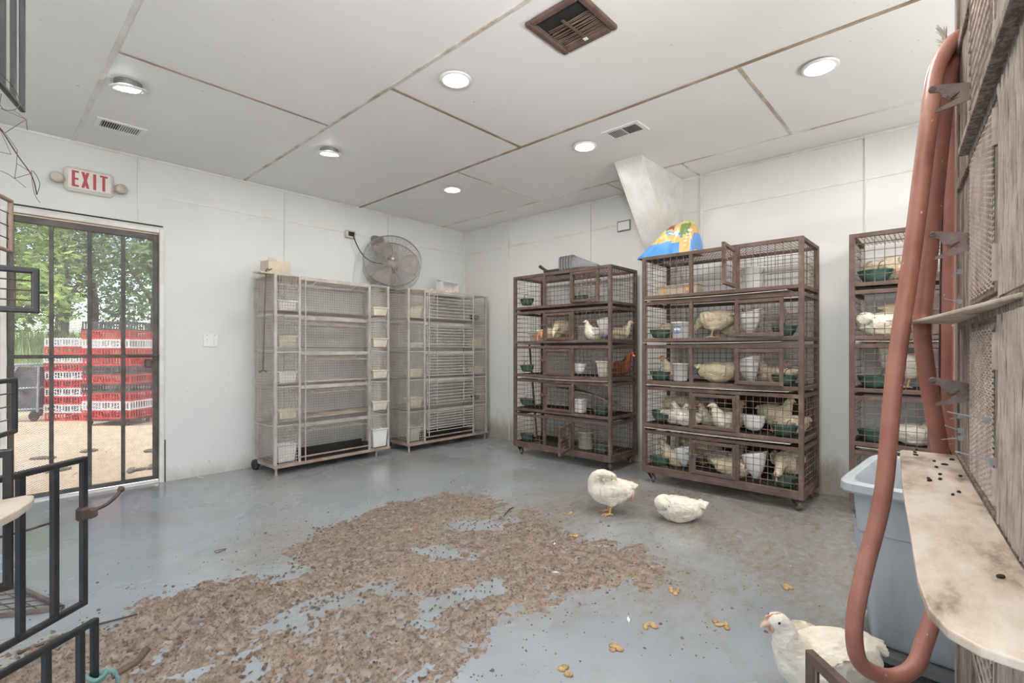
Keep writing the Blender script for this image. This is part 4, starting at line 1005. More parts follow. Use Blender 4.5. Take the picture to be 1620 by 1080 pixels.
# ------------------------------------------------------------------ chickens
BODY = [(-.172, 0, .222, .008, .008), (-.158, 0, .218, .030, .026), (-.130, 0, .203, .058, .056), (-.085, 0, .182, .086, .086), (-.025, 0, .168, .101, .099), (.040, 0, .168, .100, .098), (.088, 0, .185, .079, .082)]
POSES = {
 'stand': (0, [(.120, 0, .220, .054, .060), (.139, 0, .256, .040, .044), (.150, 0, .288, .032, .034), (.166, 0, .310, .0285, .029), (.188, 0, .312, .020, .022), (.204, 0, .307, .009, .010)], (.190, 0, .312), (1, 0, -.14)),
 'low':   (0, [(.125, 0, .182, .056, .060), (.160, 0, .160, .041, .044), (.192, 0, .125, .032, .034), (.215, 0, .095, .028, .029), (.230, 0, .074, .020, .021), (.239, 0, .060, .009, .010)], (.231, 0, .074), (.45, 0, -.9)),
 'preen': (0, [(.108, .004, .228, .058, .060), (.108, .022, .272, .045, .046), (.076, .045, .302, .036, .037), (.030, .062, .306, .030, .030), (-.010, .074, .296, .022, .023), (-.034, .080, .280, .010, .010)], (-.012, .075, .294), (-.75, .2, -.55)),
 'rest':  (-.078, [(.120, 0, .170, .056, .060), (.140, 0, .204, .040, .044), (.152, 0, .236, .032, .034), (.168, 0, .257, .0285, .029), (.190, 0, .259, .020, .022), (.206, 0, .254, .009, .010)], (.192, 0, .259), (1, 0, -.12)),
 'tuck':  (-.078, [(.112, .006, .125, .074, .074), (.126, .034, .132, .052, .052), (.112, .066, .140, .036, .036), (.086, .088, .138, .029, .029), (.062, .098, .128, .020, .021), (.046, .102, .116, .009, .010)], (.064, .098, .129), (-.80, .25, -.50)),
}
def cr(st, k=4):
    out = []
    for i in range(len(st)-1):
        p0 = st[max(i-1, 0)]; p1 = st[i]; p2 = st[i+1]; p3 = st[min(i+2, len(st)-1)]
        for j in range(k):
            t = j/k; out.append([.5*((2*b)+(c-a)*t+(2*a-5*b+4*c-d)*t*t+(3*b-a-3*c+d)*t**3) for a, b, c, d in zip(p0, p1, p2, p3)])
    out.append(list(st[-1])); return out
def sweep(mb, st, n=18):
    st = cr(st); vs = []; fs = []; P = [Vector(s[:3]) for s in st]; a = Vector((0, 1, 0))
    for i, p in enumerate(P):
        t = (P[min(i+1, len(P)-1)]-P[max(i-1, 0)]).normalized(); a = (a-t*a.dot(t)).normalized(); b = a.cross(t)*-1
        rw, rh = max(.002, st[i][3]), max(.002, st[i][4])
        for k in range(n):
            th = 2*math.pi*k/n; vs.append(p+a*math.cos(th)*rw+b*math.sin(th)*rh)
    for i in range(len(P)-1):
        for k in range(n): fs.append((i*n+k, i*n+(k+1) % n, (i+1)*n+(k+1) % n, (i+1)*n+k))
    fs += [tuple(range(n-1, -1, -1)), tuple((len(P)-1)*n+k for k in range(n))]
    mb.add(vs, fs, 0, True)
CLOUD = bpy.data.textures.new('feather_clumps', 'CLOUDS'); CLOUD.noise_scale = .026; CLOUD.noise_depth = 3
CM = {}
def wing_mesh(mat):
    mb = MB(); nu, nv = 22, 10; vs = []
    for side in (0, 1):
        for i in range(nu+1):
            q = i/nu; x = .075-.20*q; wd = .058*(math.sin(math.pi*min(1, q*1.0+.12)**.8)**.6 if q < .88 else .35*(1-q)/.12+.18)
            for j in range(nv+1):
                v = j/nv*2-1; th = .019*(1-v*v)*max(.12, math.sin(math.pi*min(1, .15+q*.85)))
                rid = .003*math.sin(v*11+q*3)*(q > .25)+.0035*math.sin(q*26+2*abs(v))*(q < .6)
                y = (th+rid)*(1 if side else -.35)
                vs.append((x, y, wd*v-.03*q*q-.006*q+.012*q))
    N = (nu+1)*(nv+1); fs = []
    for side in (0, 1):
        for i in range(nu):
            for j in range(nv):
                b = side*N+i*(nv+1)+j; f = (b, b+1, b+nv+2, b+nv+1); fs.append(f if side else f[::-1])
    ring = [i*(nv+1) for i in range(nu+1)]+[nu*(nv+1)+j for j in range(1, nv+1)]+[i*(nv+1)+nv for i in range(nu-1, -1, -1)]+[j for j in range(nv-1, 0, -1)]
    for i in range(len(ring)): a, b = ring[i], ring[(i+1) % len(ring)]; fs.append((b, a, a+N, b+N))
    return mb.add(vs, fs, 0, True).mesh('wing', mat)
def leg_mesh(lift):
    mb = MB(); h = .115-lift
    mb.tube([(0, 0, .12), (-.012, 0, .088), (.006, 0, .05), (.010, 0, .014)], [.022, .0105, .0075, .0085], 8)
    for a, l in ((0, .062), (.55, .052), (-.55, .052), (math.pi, .028)):
        mb.tube([(.010, 0, .011), (.010+l*.55*math.cos(a), l*.55*math.sin(a), .010), (.010+l*math.cos(a), l*math.sin(a), .0035)], [.0075, .0062, .0028], 6)
    return mb.mesh('leg', 'shank')
def pose_meshes(pose, fm):
    key = (pose, fm)
    if key in CM: return CM[key]
    dz, neck, hp, hd = POSES[pose]
    st = [(x, y, z+dz, w, h) for x, y, z, w, h in BODY]+[(x, y, z+(dz if dz == 0 else 0), w, h) for x, y, z, w, h in neck]
    mb = MB(); sweep(mb, st)
    for s in (-1, 1):   # thighs
        if dz == 0: mb.ell((-.005, s*.048, .118), (.046, .034, .054), 14)
        else: mb.ell((.01, s*.058, .048), (.075, .034, .045), 14)
    mb.ell((-.125, 0, .168+dz), (.055, .062, .055), 14)
    o = mb.build('tmp', fm)
    r_ = o.modifiers.new('r', 'REMESH'); r_.mode = 'VOXEL'; r_.voxel_size = .0062; r_.use_smooth_shade = True
    s_ = o.modifiers.new('s', 'SMOOTH'); s_.factor = .6; s_.iterations = 4
    d_ = o.modifiers.new('d', 'DISPLACE'); d_.texture = CLOUD; d_.strength = .0105; d_.mid_level = .5; d_.texture_coords = 'LOCAL'
    dg = bpy.context.evaluated_depsgraph_get(); me = bpy.data.meshes.new_from_object(o.evaluated_get(dg)); me.name = 'chicken_body'
    for p in me.polygons: p.use_smooth = True
    bpy.data.objects.remove(o)
    if not me.materials: me.materials.append(M[fm])
    CM[key] = me; return me
WM = {}; LM = leg_mesh(0)
def tail_mesh(fm):
    mb = MB()
    for k in range(7):
        a = (k-3)*.24
        for zz in (0, .006):
            mb.tube([(.02, 0, -.004), (-.012, .030*math.sin(a)*1.4, .004+zz), (-.045+.006*abs(k-3), .060*math.sin(a), .010+zz-.005*abs(k-3))], [.014, .015, .005], 6)
    return mb.mesh('tail', fm)
COMB = {}
def comb_mesh(red, big):
    mb = MB(); pts = []
    n = 12; H = .024 if big else .0035
    for i in range(n+1):
        q = i/n; x = .022-.052*q; z = .020+(H*(.45+.55*abs(math.sin(q*9.5)))*math.sin(math.pi*min(1, q*.9+.1))**.5 if 0 < i < n else 0)
        pts.append((x, z))
    poly = [(x, .010) for x, _ in pts][::-1]+pts
    vs = [(x, -.0022, z) for x, z in poly]+[(x, .0022, z) for x, z in poly]; m = len(poly)
    return mb.add(vs, [tuple(range(m)), tuple(range(2*m-1, m-1, -1))]+[(i, m+i, m+(i+1) % m, (i+1) % m) for i in range(m)]).mesh('comb', 'comb' if red else 'palecomb')
for r_ in (0, 1):
    for b_ in (0, 1): COMB[(r_, b_)] = comb_mesh(r_, b_)
BEAK = MB().tube([(.006, 0, -.002), (.022, 0, -.004), (.034, 0, -.011)], [.0115, .0078, .0014], 8).mesh('beak', 'beak')
EYE = MB().ell((0, 0, 0), (.0042, .0025, .0042), 10).mesh('eye', 'eye')
WAT = {m: MB().ell((.004, .006, -.022), (.006, .003, .010), 8).ell((.004, -.006, -.022), (.006, .003, .010), 8).mesh('wattle', m) for m in ('comb', 'palecomb')}
def mk(name, me, parent, loc=(0, 0, 0), rot=None, scale=None):
    o = bpy.data.objects.new(name, me); col.objects.link(o); o.parent = parent; o.location = loc
    if rot is not None: o.rotation_euler = rot
    if scale is not None: o.scale = scale
    return o
def chicken(loc, heading, pose, label, scale=.84, fm='featherdirty', red=False, big=False, bare=False, group='hens in the cages'):
    t = thing('chicken', label, 'chicken', loc, R(heading), group, scale)
    dz, neck, hp, hd = POSES[pose]
    mk('body', pose_meshes(pose, fm), t)
    if fm not in WM: WM[fm] = (wing_mesh(fm), tail_mesh(fm))
    wm_, tm_ = WM[fm]
    mk('wing', wm_, t, (.012, .099, .190+dz), (R(-10), R(6), R(3))); mk('wing', wm_, t, (.012, -.099, .190+dz), (R(10), R(6), R(-3)), (1, -1, 1))
    mk('tail', tm_, t, (-.148, 0, .214+dz), (0, R(-18 if dz == 0 else -6), 0), (1.15, 1.1, 1.1) if dz == 0 else (1.5, 1.3, 1.5))
    if dz == 0:
        mk('leg', LM, t, (0, .045, 0), (0, 0, .15)); mk('leg', LM, t, (0, -.045, 0), (0, 0, -.15))
    else:
        mk('leg', LM, t, (.075, .05, .004), (0, R(-82), .2), (.6, .7, .6)) if pose == 'tuck' else None
    d = Vector(hd).normalized(); q = d.to_track_quat('X', 'Z').to_euler()
    h = Vector(hp)
    mk('beak', BEAK, t, h+d*.006, q); mk('comb', COMB[(int(red), int(big))], t, h-d*.004, q); mk('wattle', WAT['comb' if red else 'palecomb'], t, h, q)
    side = d.cross(Vector((0, 0, 1))).normalized(); up = side.cross(d)
    for s in (-1, 1): mk('eye', EYE, t, h-d*.010+side*s*.0245+up*.006, q)
    if bare:
        mk('bare_patch', MB().ell((0, 0, 0), (.020, .006, .042), 12).mesh('bare_patch', 'skin'), t, (-.150, .045, .155+dz), (0, R(20), R(-65)))
    return t
FL = 'hens loose on the floor'
TOW = 132.65                     # heading of image-left; turn 180 for the other way
# on the floor
chicken((2.955, 1.80, 0), 128, 'preen', 'ragged white hen standing on the floor, twisting its head back to preen', .93, 'feather', bare=True, group=FL)
chicken((3.14, 1.395, 0), 118, 'tuck', 'white hen lying on the floor with its head tucked in, below the crowded rack', .86, 'feather', group=FL)
chicken((1.775, .315, 0), 141, 'stand', 'clean white hen walking on the floor below the hanging hose, head raised', .98, 'feather', group=FL)
# rack with grey trays
F1 = [b+.003 for b in BOTS]
HT = lambda base, lx, ly, k: wpt(base, lx, ly, F1[k])
chicken(HT(B1, .53, .20, 1), 185, 'low', 'hen bending down with its back arched in the second tier of the tray rack', .84)
chicken(HT(B1, .43, .11, 1), -70, 'rest', 'low white hen under the bending one, behind the second tier door of the tray rack', .72, red=True)
chicken(HT(B1, .98, .09, 1), 170, 'rest', 'white hen facing out beside the scoop jug in the second tier of the tray rack', .66, 'feather', red=True)
chicken(HT(B1, 1.12, .30, 1), -60, 'rest', 'cream hen at the bag-side end of the second tier of the tray rack', .66)
chicken(HT(B1, 1.10, .32, 2), -85, 'rest', 'russet-brown hen with a red comb in the middle tier of the tray rack', .80, 'featherbrown', red=True, big=True)
# rack under the printed bag
chicken(HT(B2, .56, .17, 1), 75, 'low', 'hen standing tail-out in the open door of the second tier of the bag rack', .86, bare=True)
chicken(HT(B2, .70, .30, 1), -80, 'tuck', 'hen lying behind the standing one in the second tier of the bag rack', .74)
chicken(HT(B2, .17, .24, 1), 60, 'tuck', 'hen half hidden behind the emblem bucket in the second tier of the bag rack', .74)
chicken(HT(B2, .21, .22, 2), 140, 'rest', 'red-combed hen between bowl and white bucket in the middle tier of the bag rack', .70, red=True, big=True)
chicken(HT(B2, .56, .22, 2), -80, 'tuck', 'dark shaded hen lying in the open doorway of the middle tier of the bag rack', .86)
chicken(HT(B2, .98, .24, 2), 110, 'rest', 'hen behind the scoop jug in the middle tier of the bag rack', .70)
chicken(HT(B2, .20, .34, 3), -75, 'low', 'big hen standing above two lying hens in the fourth tier of the bag rack', .86)
chicken(HT(B2, .24, .13, 3), -95, 'rest', 'white hen lying beside the green bowl in the fourth tier of the bag rack', .66, 'feather')
chicken(HT(B2, .36, .09, 3), 90, 'rest', 'white hen lying against the bars in the fourth tier of the bag rack', .68, 'feather')
chicken(HT(B2, .50, .22, 3), 160, 'rest', 'red-combed hen behind the closed door of the fourth tier of the bag rack', .68, red=True)
chicken(HT(B2, .60, .34, 3), -110, 'rest', 'hen farthest back behind the closed door of the fourth tier of the bag rack', .74)
chicken(HT(B2, .68, .12, 3), 135, 'rest', 'pale hen, head raised, by the fourth tier door hinge of the bag rack', .74, 'feather')
chicken(HT(B2, .97, .26, 3), -115, 'stand', 'hen standing sideways beside the squat jug in the fourth tier of the bag rack', .80)
chicken(HT(B2, 1.10, .26, 3), 150, 'tuck', 'hen lying behind the bin-end green bowl in the fourth tier of the bag rack', .72)
chicken(HT(B2, .24, .18, 4), 110, 'rest', 'hen sitting next to the green bowl in the bottom tier of the bag rack', .78, red=True)
chicken(HT(B2, .36, .38, 4), -80, 'low', 'hen standing in the dark at the back of the bottom tier of the bag rack', .86)
chicken(HT(B2, .58, .32, 4), -90, 'rest', 'shaded hen sitting behind the closed door of the bottom tier of the bag rack', .80)
chicken(HT(B2, .72, .12, 4), -70, 'tuck', 'plump hen asleep across the door hinge of the bottom tier of the bag rack', .78)
chicken(HT(B2, 1.07, .25, 4), 172, 'low', 'red-wattled hen leaning over the green bowl in the bottom tier of the bag rack', .90, red=True, big=True)
# rack behind the hose
chicken(HT(B3, .20, .22, 0), 40, 'tuck', 'fluffy hen seen from behind in the top tier behind the hose', .98, bare=True)
chicken(HT(B3, .47, .30, 0), -60, 'rest', 'white hen between the hose strands in the top tier behind the hose', .80, 'feather')
chicken(HT(B3, .17, .10, 1), 110, 'tuck', 'bright white hen lying against the bars in the second tier behind the hose', .84, 'feather')
chicken(HT(B3, .30, .24, 1), -60, 'low', 'cream hen hunched over in the second tier behind the hose', .90)
chicken(HT(B3, .47, .30, 1), -100, 'rest', 'ruffled cream hen nearest the hose hanger in the second tier behind the hose', .86)
chicken(HT(B3, .31, .20, 2), 95, 'stand', 'red-faced hen standing sideways in the third tier behind the hose', .93, 'feather', red=True, big=True)
chicken(HT(B3, .46, .36, 2), -60, 'low', 'hen with bare skin at the back of the third tier behind the hose', .84, bare=True)
chicken(HT(B3, .34, .13, 3), -92, 'rest', 'red-combed white hen lying along the bars in the fourth tier behind the hose', .74, 'feather', red=True, big=True)
chicken(HT(B3, .52, .34, 3), 150, 'rest', 'hen with dark-flecked neck lying at the back of the fourth tier behind the hose', .74)

# ------------------------------------------------------------------ weathered coop along the aisle
def toward(o, u, v, z):            # u: along the face towards the photographer, v: out of the face, z: up
    a = R(5); return Vector((1.745-math.cos(a)*u-math.sin(a)*v, .020-math.sin(a)*u+math.cos(a)*v, z))
cp = thing('weathered_coop', 'tall weathered coop of dust-caked wire and wood with spring latches', 'coop', (1.745, .020, 0), R(185))
# local: x towards the photographer, -y out of the face into the aisle
LZ = [.10, .50, .85, 1.20, 1.55, 1.90, 2.25]
DP = .46
for x in (0, 1.18):
    for y in (0, DP-.04): bevel(MB().box((x, y, .05), (x+.04, y+.04, 2.28)).build('corner_post', 'wood', cp), .004)
fr = MB()
for z in LZ:
    fr.box((.04, .0, z-.016), (1.18, .03, z+.012)).box((.04, DP-.03, z-.016), (1.18, DP, z+.012)).box((0, .04, z-.016), (.03, DP-.04, z+.012)).box((1.19, .04, z-.016), (1.22, DP-.04, z+.012))
bevel(fr.build('shelf_frame', 'wood', cp), .003)
for k in range(6):
    z0, z1 = LZ[k]+.012, LZ[k+1]-.016; h = z1-z0
    # end boards, with raised grain
    def board(x0, x1, y0, nm, seed):
        mb = MB(); nx, nz = 26, 10; vs = []
        for i in range(nx+1):
            x = x0+(x1-x0)*i/nx
            for j in range(nz+1):
                z = z0+h*j/nz; g_ = noise.fractal(Vector((x*85+seed, z*3.2, seed)), .8, 2, 3)*.0042
                vs.append((x, y0-abs(g_), z))
        fs = [(i*(nz+1)+j, (i+1)*(nz+1)+j, (i+1)*(nz+1)+j+1, i*(nz+1)+j+1) for i in range(nx) for j in range(nz)]
        mb.add(vs, fs, 0, True); mb.box((x0, y0+.002, z0), (x1, y0+.014, z1)); return mb.build(nm, 'wood', cp)
    board(.04, .315, .008, 'end_board', 3.1+k)
    board(.68, 1.18, .007, 'front_board', 9.7+k*2)
    for x in (.318, .655): MB().box((x, .001, z0), (x+.02, .02, z1)).build('stile', 'wood', cp)
    q_ = MB(); rw = random.Random(40+k)
    for i in range(46):
        x = .685+.0105*i; pts_ = [(x+rw.uniform(-.0012, .0012), -.0005+rw.uniform(-.0015, .001), z0+h*j/9) for j in range(10)]
        q_.tube(pts_, [rw.uniform(.0012, .0030) for _ in range(10)], 5, caps=False)
    for j in range(1, 9): q_.wire((.685, .0005, z0+h*j/9), (1.17, .0005, z0+h*j/9), .0013)
    q_.build('front_mesh', 'cakedwire', cp)
    MB().grid((.045, DP-.01, z0), (1.13, 0, 0), (0, 0, h), 22, 6, .002).build('back_mesh', 'cakedwire', cp)
    MB().grid((.01, .05, z0), (0, DP-.1, 0), (0, 0, h), 8, 6, .002).build('side_mesh', 'cakedwire', cp)
    MB().box((.04, .03, LZ[k]-.008), (1.18, DP-.03, LZ[k])).build('shelf_floor', 'wood', cp)
    # door
    if k == 0: continue
    dw, dh, b = .315, h-.02, .022
    d = MB().box((-dw, -.001, 0), (-dw+b, .012, dh)).box((-b, -.001, 0), (0, .012, dh)).box((-dw+b, -.001, 0), (-b, .012, b)).box((-dw+b, -.001, dh-b), (-b, .012, dh))
    od = bevel(d.build('door', 'wood', cp, (.655, 0, z0+.01)), .002)
    mm = MB()
    if k in (2, 3): mm.diamond((-dw+b*.4, -.003, b*.4), (dw-.8*b, 0, 0), (0, 0, dh-.8*b), 8, 30, .0030, .0022)
    else: mm.grid((-dw+b*.4, -.002, b*.4), (dw-.8*b, 0, 0), (0, 0, dh-.8*b), 8, 12, .0017)
    mm.build('door_mesh', 'cakedwire', od)
    for z in (.015, dh-.075): MB().lathe([(.0058, 0), (.0068, .004), (.0062, .02), (.0070, .035), (.0058, .058)], (.014, -.001, z), 10).build('hinge_roll', 'cakedwire', od)
    # spring latch on the free edge
    if k in (2, 3, 4):
        zz = (1.045, 1.36, 1.675)[k-2]-(z0+.01); x = -dw
        # the latch faces down the aisle: plates stand out of the face
        def plate(pts, th=.0035, xx=0):
            m_ = MB(); n_ = len(pts)
            return m_.add([(x+xx-th/2, -a_, zz+c_) for a_, c_ in pts]+[(x+xx+th/2, -a_, zz+c_) for a_, c_ in pts], [tuple(range(n_)), tuple(range(2*n_-1, n_-1, -1))]+[(i, n_+i, n_+(i+1) % n_, (i+1) % n_) for i in range(n_)])
        lt = plate([(.0, -.012), (.0, .014), (.03, .020), (.058, .026), (.066, .024), (.069, .018), (.066, .012), (.05, .008), (.045, -.004), (.03, -.012)])
        ol = lt.build('spring_latch', 'latch', od)
        plate([(.0, -.022), (.0, -.006), (.02, -.014), (.058, -.030), (.058, -.036), (.03, -.030)], .003, .004).build('jaw', 'latch', ol)
        MB().tube([(x-.004, -.010, zz+.012), (x-.004, -.018, zz+.002), (x+.006, -.036, zz-.010)], .0055, 8).build('bolt_rod', 'latch', ol)
        MB().lathe([(.0035, -.004), (.006, -.004), (.006, .004), (.0035, .004)], (x, -.062, zz+.019), 14, (1, 0, 0)).build('eyelet', 'latch', ol)
# the lowest door swung out into the aisle
d = MB(); dw, dh, b = .415, .30, .026
d.box((-dw, -.010, 0), (-dw+b, .010, dh)).box((-b, -.010, 0), (0, .010, dh)).box((-dw+b, -.010, 0), (-b, .010, b)).box((-dw+b, -.010, dh-b), (-b, .010, dh))
od = bevel(d.build('door', 'rust', cp, (.655, -.020, .097)), .002); od.rotation_euler.z = R(41)
MB().grid((-dw+b, 0, b), (dw-2*b, 0, 0), (0, 0, dh-2*b), 7, 6, .0028).build('door_mesh', 'rustwire', od)
# zip ties
for i, (x, z, l) in enumerate(((.30, 1.235, .05), (.30, 1.30, .03), (.305, .955, .05), (.31, .94, .06), (.67, 1.02, .09), (.30, .985, .03), (.73, .965, .08))):
    q = MB().cbox((x, -.014, z), (.008, .008, .010)).bar((x, -.014, z), (x-.01, -.014-l*.5, z+.008*(-1)**i), .0035, .0016)
    q.build('cable_tie', 'zip', cp)
# boards lying on the coop's shelves
def slab(name, poly, z, th, label, m='plank', warp=.004, cat='board'):
    P = [Vector((*p, 0)) for p in poly]
    o = MB().prism([tuple(p[:2]) for p in P], z, z+th).build(name, m); bevel(o, .002)
    return tag(o, label, cat)
slab('shelf_board', [(1.655, .121), (1.644, .126), (1.20, .088), (.911, .058), (.73, .040), (.655, .027), (.622, .012), (.604, -.010), (.600, -.040), (.62, -.075), (.92, -.046), (1.30, -.013), (1.662, .0165)], .856, .010, 'stained pale board sticking out of the weathered coop below the hose')
rr = random.Random(21)
for i in range(16):
    u = rr.uniform(.1, .95); v = rr.uniform(.012, .05+.04*(1-u)); p = toward(0, u, v, 0)
    if i < 9: u = rr.uniform(.05, .55); p = toward(0, u, rr.uniform(.015, .09), 0)
    o = MB().ell((0, 0, .002), (rr.uniform(.003, .0075), rr.uniform(.0015, .0035), .0025), 8).build('dropping', 'darktray_shade', None, (p.x, p.y, .866), rr.uniform(0, 3))
    tag(o, 'dark dried dropping on the pale board of the weathered coop', 'dropping', 'dried droppings on the board')
slab('shelf_board', [(1.672, .112), (1.655, .116), (1.30, .034), (.90, -.05), (.88, -.085), (1.25, -.035), (1.655, .001), (1.69, .035)], 1.196, .007, 'thin pale board jutting from the weathered coop at eye level')
slab('shelf_board', [(1.46, .012), (.70, -.052), (.70, -.11), (1.46, -.045)], 1.553, .016, 'dark narrow board edge crossing the upper doors of the weathered coop', 'wood')
mb = MB()
for i in range(34):
    a = rr.uniform(-.7, .7); l = rr.uniform(.02, .075)
    mb.tube([(0, 0, 0), (.5*l*math.sin(a)*.5, .012, l*.6), (l*math.sin(a)*.7, .02+rr.uniform(-.012, .012), l)], [.0015, .0035, .0006], 5)
tag(mb.build('feather_tuft', 'feather', None, toward(0, .02, .008, 1.915)), 'tuft of cream feathers caught at the top corner of the weathered coop', 'feathers')
wb = MB()
for i in range(7):
    p = toward(0, .0, .004, 1.90-.03*i); wb.tube(smooth_path([p, p+Vector((-.004, .010, .010)), p+Vector((-.012, .018, -.004)), p+Vector((-.016, .024, .006))], 3), .0012, 5)
tag(wb.build('wire_snag', 'wire_dark'), 'twisted dark wire ends at the top of the weathered coop behind the hose', 'wire')

# ------------------------------------------------------------------ hose, one length looped over the coop corner
hp = [(1.737, -.010, 1.945), (1.70, .018, 1.925), (1.649, .052, 1.842), (1.572, .066, 1.674), (1.546, .095, 1.366), (1.515, .127, 1.058), (1.496, .147, .78), (1.466, .180, .595), (1.448, .198, .47), (1.452, .194, .385), (1.475, .172, .347), (1.515, .130, .330), (1.555, .092, .352), (1.60, .075, .40), (1.66, .055, .47), (1.78, .03, .56),
      (1.90, .00, .62), (1.86, .03, .72), (1.77, .045, .82), (1.715, .052, .90), (1.681, .060, .965), (1.640, .075, 1.10), (1.630, .080, 1.20), (1.638, .067, 1.376), (1.665, .044, 1.689), (1.70, .03, 1.85), (1.735, .012, 1.90), (1.765, .012, 1.87), (1.785, .020, 1.75), (1.79, .028, 1.563), (1.785, .034, 1.221), (1.787, .032, .95), (1.79, .0, .82), (1.80, -.07, .70), (1.82, -.2, .55), (1.86, -.35, .30), (1.90, -.45, .03)]
hz = smooth_path([(x, y, z) for x, y, z in hp], 7)
oh = MB().tube(hz, .0188, 16).build('water_hose', 'hose'); tag(oh, 'thick terracotta rubber hose hanging in loops from the corner of the weathered coop', 'hose')
st = [(p+Vector((-.012, .0165, 0))) for p in hz[7*28:7*32]]
MB().tube(st, .0022, 5).build('stripe', 'hoseline', oh)

# ------------------------------------------------------------------ grey bin on its dolly
bn = thing('waste_bin', 'large grey-blue plastic bin standing on a wheeled dolly behind the hose', 'bin', (2.32, .035, 0), R(-3))
mb = MB(); n = 40
def rr_ring(w_, d_, z, e=.22):
    return [(w_*math.copysign(abs(math.cos(a))**e, math.cos(a)), d_*math.copysign(abs(math.sin(a))**e, math.sin(a)), z) for a in [2*math.pi*(k+.5)/n for k in range(n)]]
L = [rr_ring(.225, .195, .115), rr_ring(.238, .206, .13), rr_ring(.268, .232, .44), rr_ring(.270, .234, .50), rr_ring(.277, .240, .505), rr_ring(.287, .248, .635), rr_ring(.318, .276, .640), rr_ring(.324, .282, .648), rr_ring(.322, .28, .672), rr_ring(.312, .270, .680), rr_ring(.285, .246, .676), rr_ring(.277, .238, .655), rr_ring(.23, .197, .13), rr_ring(.01, .01, .13)]
vs = [p for r_ in L for p in r_]; fs = [tuple(range(n-1, -1, -1))]
for i in range(len(L)-1):
    for k in range(n): fs.append((i*n+k, i*n+(k+1) % n, (i+1)*n+(k+1) % n, (i+1)*n+k))
mb.add(vs, fs, 0, True); ob = mb.build('bin_body', 'bin', bn)
es = ob.modifiers.new('edges', 'EDGE_SPLIT'); es.split_angle = R(38)
for s in (-1, 1):
    bevel(MB().cbox((s*.282, 0, .655), (.075, .16, .030)).build('grip', 'bin', bn), .01)
    MB().bar((-.08*s, .235, .16), (-.08*s, .266, .50), .014, .012).build('rib', 'bin', bn)
MB().lathe([(.004, 0), (.013, 0), (.013, .006), (.004, .006)], (-.17, .243, .53), 14, (0, 1, 0)).lathe([(.004, 0), (.013, 0), (.013, .006), (.004, .006)], (-.286, .06, .53), 14, (-1, 0, 0)).build('rivet', 'bindark', bn)
dl = thing('bin_dolly', 'dark plastic dolly with casters under the grey bin', 'dolly', (2.32, .035, 0), R(-3))
D_ = [rr_ring(.26, .23, .078, .3), rr_ring(.275, .245, .085, .3), rr_ring(.275, .245, .108, .3), rr_ring(.24, .21, .113, .3)]
vs = [p for r_ in D_ for p in r_]; fs = [tuple(range(n-1, -1, -1)), tuple(3*n+k for k in range(n))]
for i in range(3):
    for k in range(n): fs.append((i*n+k, i*n+(k+1) % n, (i+1)*n+(k+1) % n, (i+1)*n+k))
MB().add(vs, fs).build('deck', 'bindark', dl)
for x, y in ((-.19, -.16), (.19, -.16), (-.19, .16), (.19, .16)):
    c = MB().lathe([(.012, .08), (.012, .055)], (x, y, 0), 10).bar((x, y, .06), (x+.015, y, .035), .03, .012).build('caster', 'latch', dl)
    MB().lathe([(.005, -.012), (.03, -.012), (.033, -.008), (.033, .008), (.03, .012), (.005, .012)], (x+.015, y, .033), 18, (.3, 1, 0)).build('caster_wheel', 'rubber', c)

# ------------------------------------------------------------------ black steel coop beside the photographer, doors swung open
bc = thing('steel_coop', 'black steel coop with barred doors swung open toward the wet floor', 'coop', (-.035, 1.285, 0))
fr = MB()
for x in (-.60, -.02):
    for y in (-.95, -.02): fr.box((x-.02, y, .05), (x, y+.02, 2.25))
for z in (.10, .52, .90, 1.30, 1.62, 2.02, 2.24):
    fr.box((-.62, -.95, z-.015), (-.02, -.93, z)).box((-.62, -.02, z-.015), (-.02, 0, z)).box((-.62, -.95, z-.015), (-.60, 0, z)).box((-.04, -.95, z-.015), (-.02, 0, z))
bevel(fr.build('frame', 'blacksteel', bc), .003)
def swing(az, L_, z0, z1, bars, tube, nm='door', latch=None, m='blacksteel', wires=None, tilt=0, bottom=None):
    """door hinged on the coop's corner post, local x along the door"""
    h = z1-z0; d = MB(); w2 = tube/2
    d.bar((0, 0, z0), (L_, 0, z0), tube, tube).bar((0, 0, z1), (L_, 0, z1), tube, tube)
    d.bar((0, 0, z0-w2), (0, 0, z1+w2), tube, tube).bar((L_, 0, z0-w2), (L_, 0, z1+w2), tube, tube)
    o = bevel(d.build(nm, m, bc, (0, 0, 0)), .003); o.rotation_euler = (0, R(tilt), R(az))
    for x in bars:
        MB().bar((x, 0, z0), (x, 0, z1), tube*.86, tube*.86).build('upright_bar', m, o)
    if wires:
        nu, nv, r_ = wires; MB().grid((0, .004, z0), (L_, 0, 0), (0, 0, h), nu, nv, r_).build('door_mesh', 'wire_dark', o)
    if latch:
        lx, lz = latch
        a = MB().cbox((lx, 0, lz), (.021, .023, .030), bev=.005).cbox((lx+.018, -.004, lz-.004), (.022, .016, .022), bev=.004)
        ol = a.build('latch', 'latchdark', o)
        MB().tube(smooth_path([(lx+.01, 0, lz), (lx+.05, -.004, lz+.002), (lx+.078, -.006, lz+.014), (lx+.092, -.006, lz+.026)], 4), .0042, 8).ell((lx+.094, -.006, lz+.028), (.0075, .0075, .0075), 10).build('latch_handle', 'latchdark', ol)
    return o
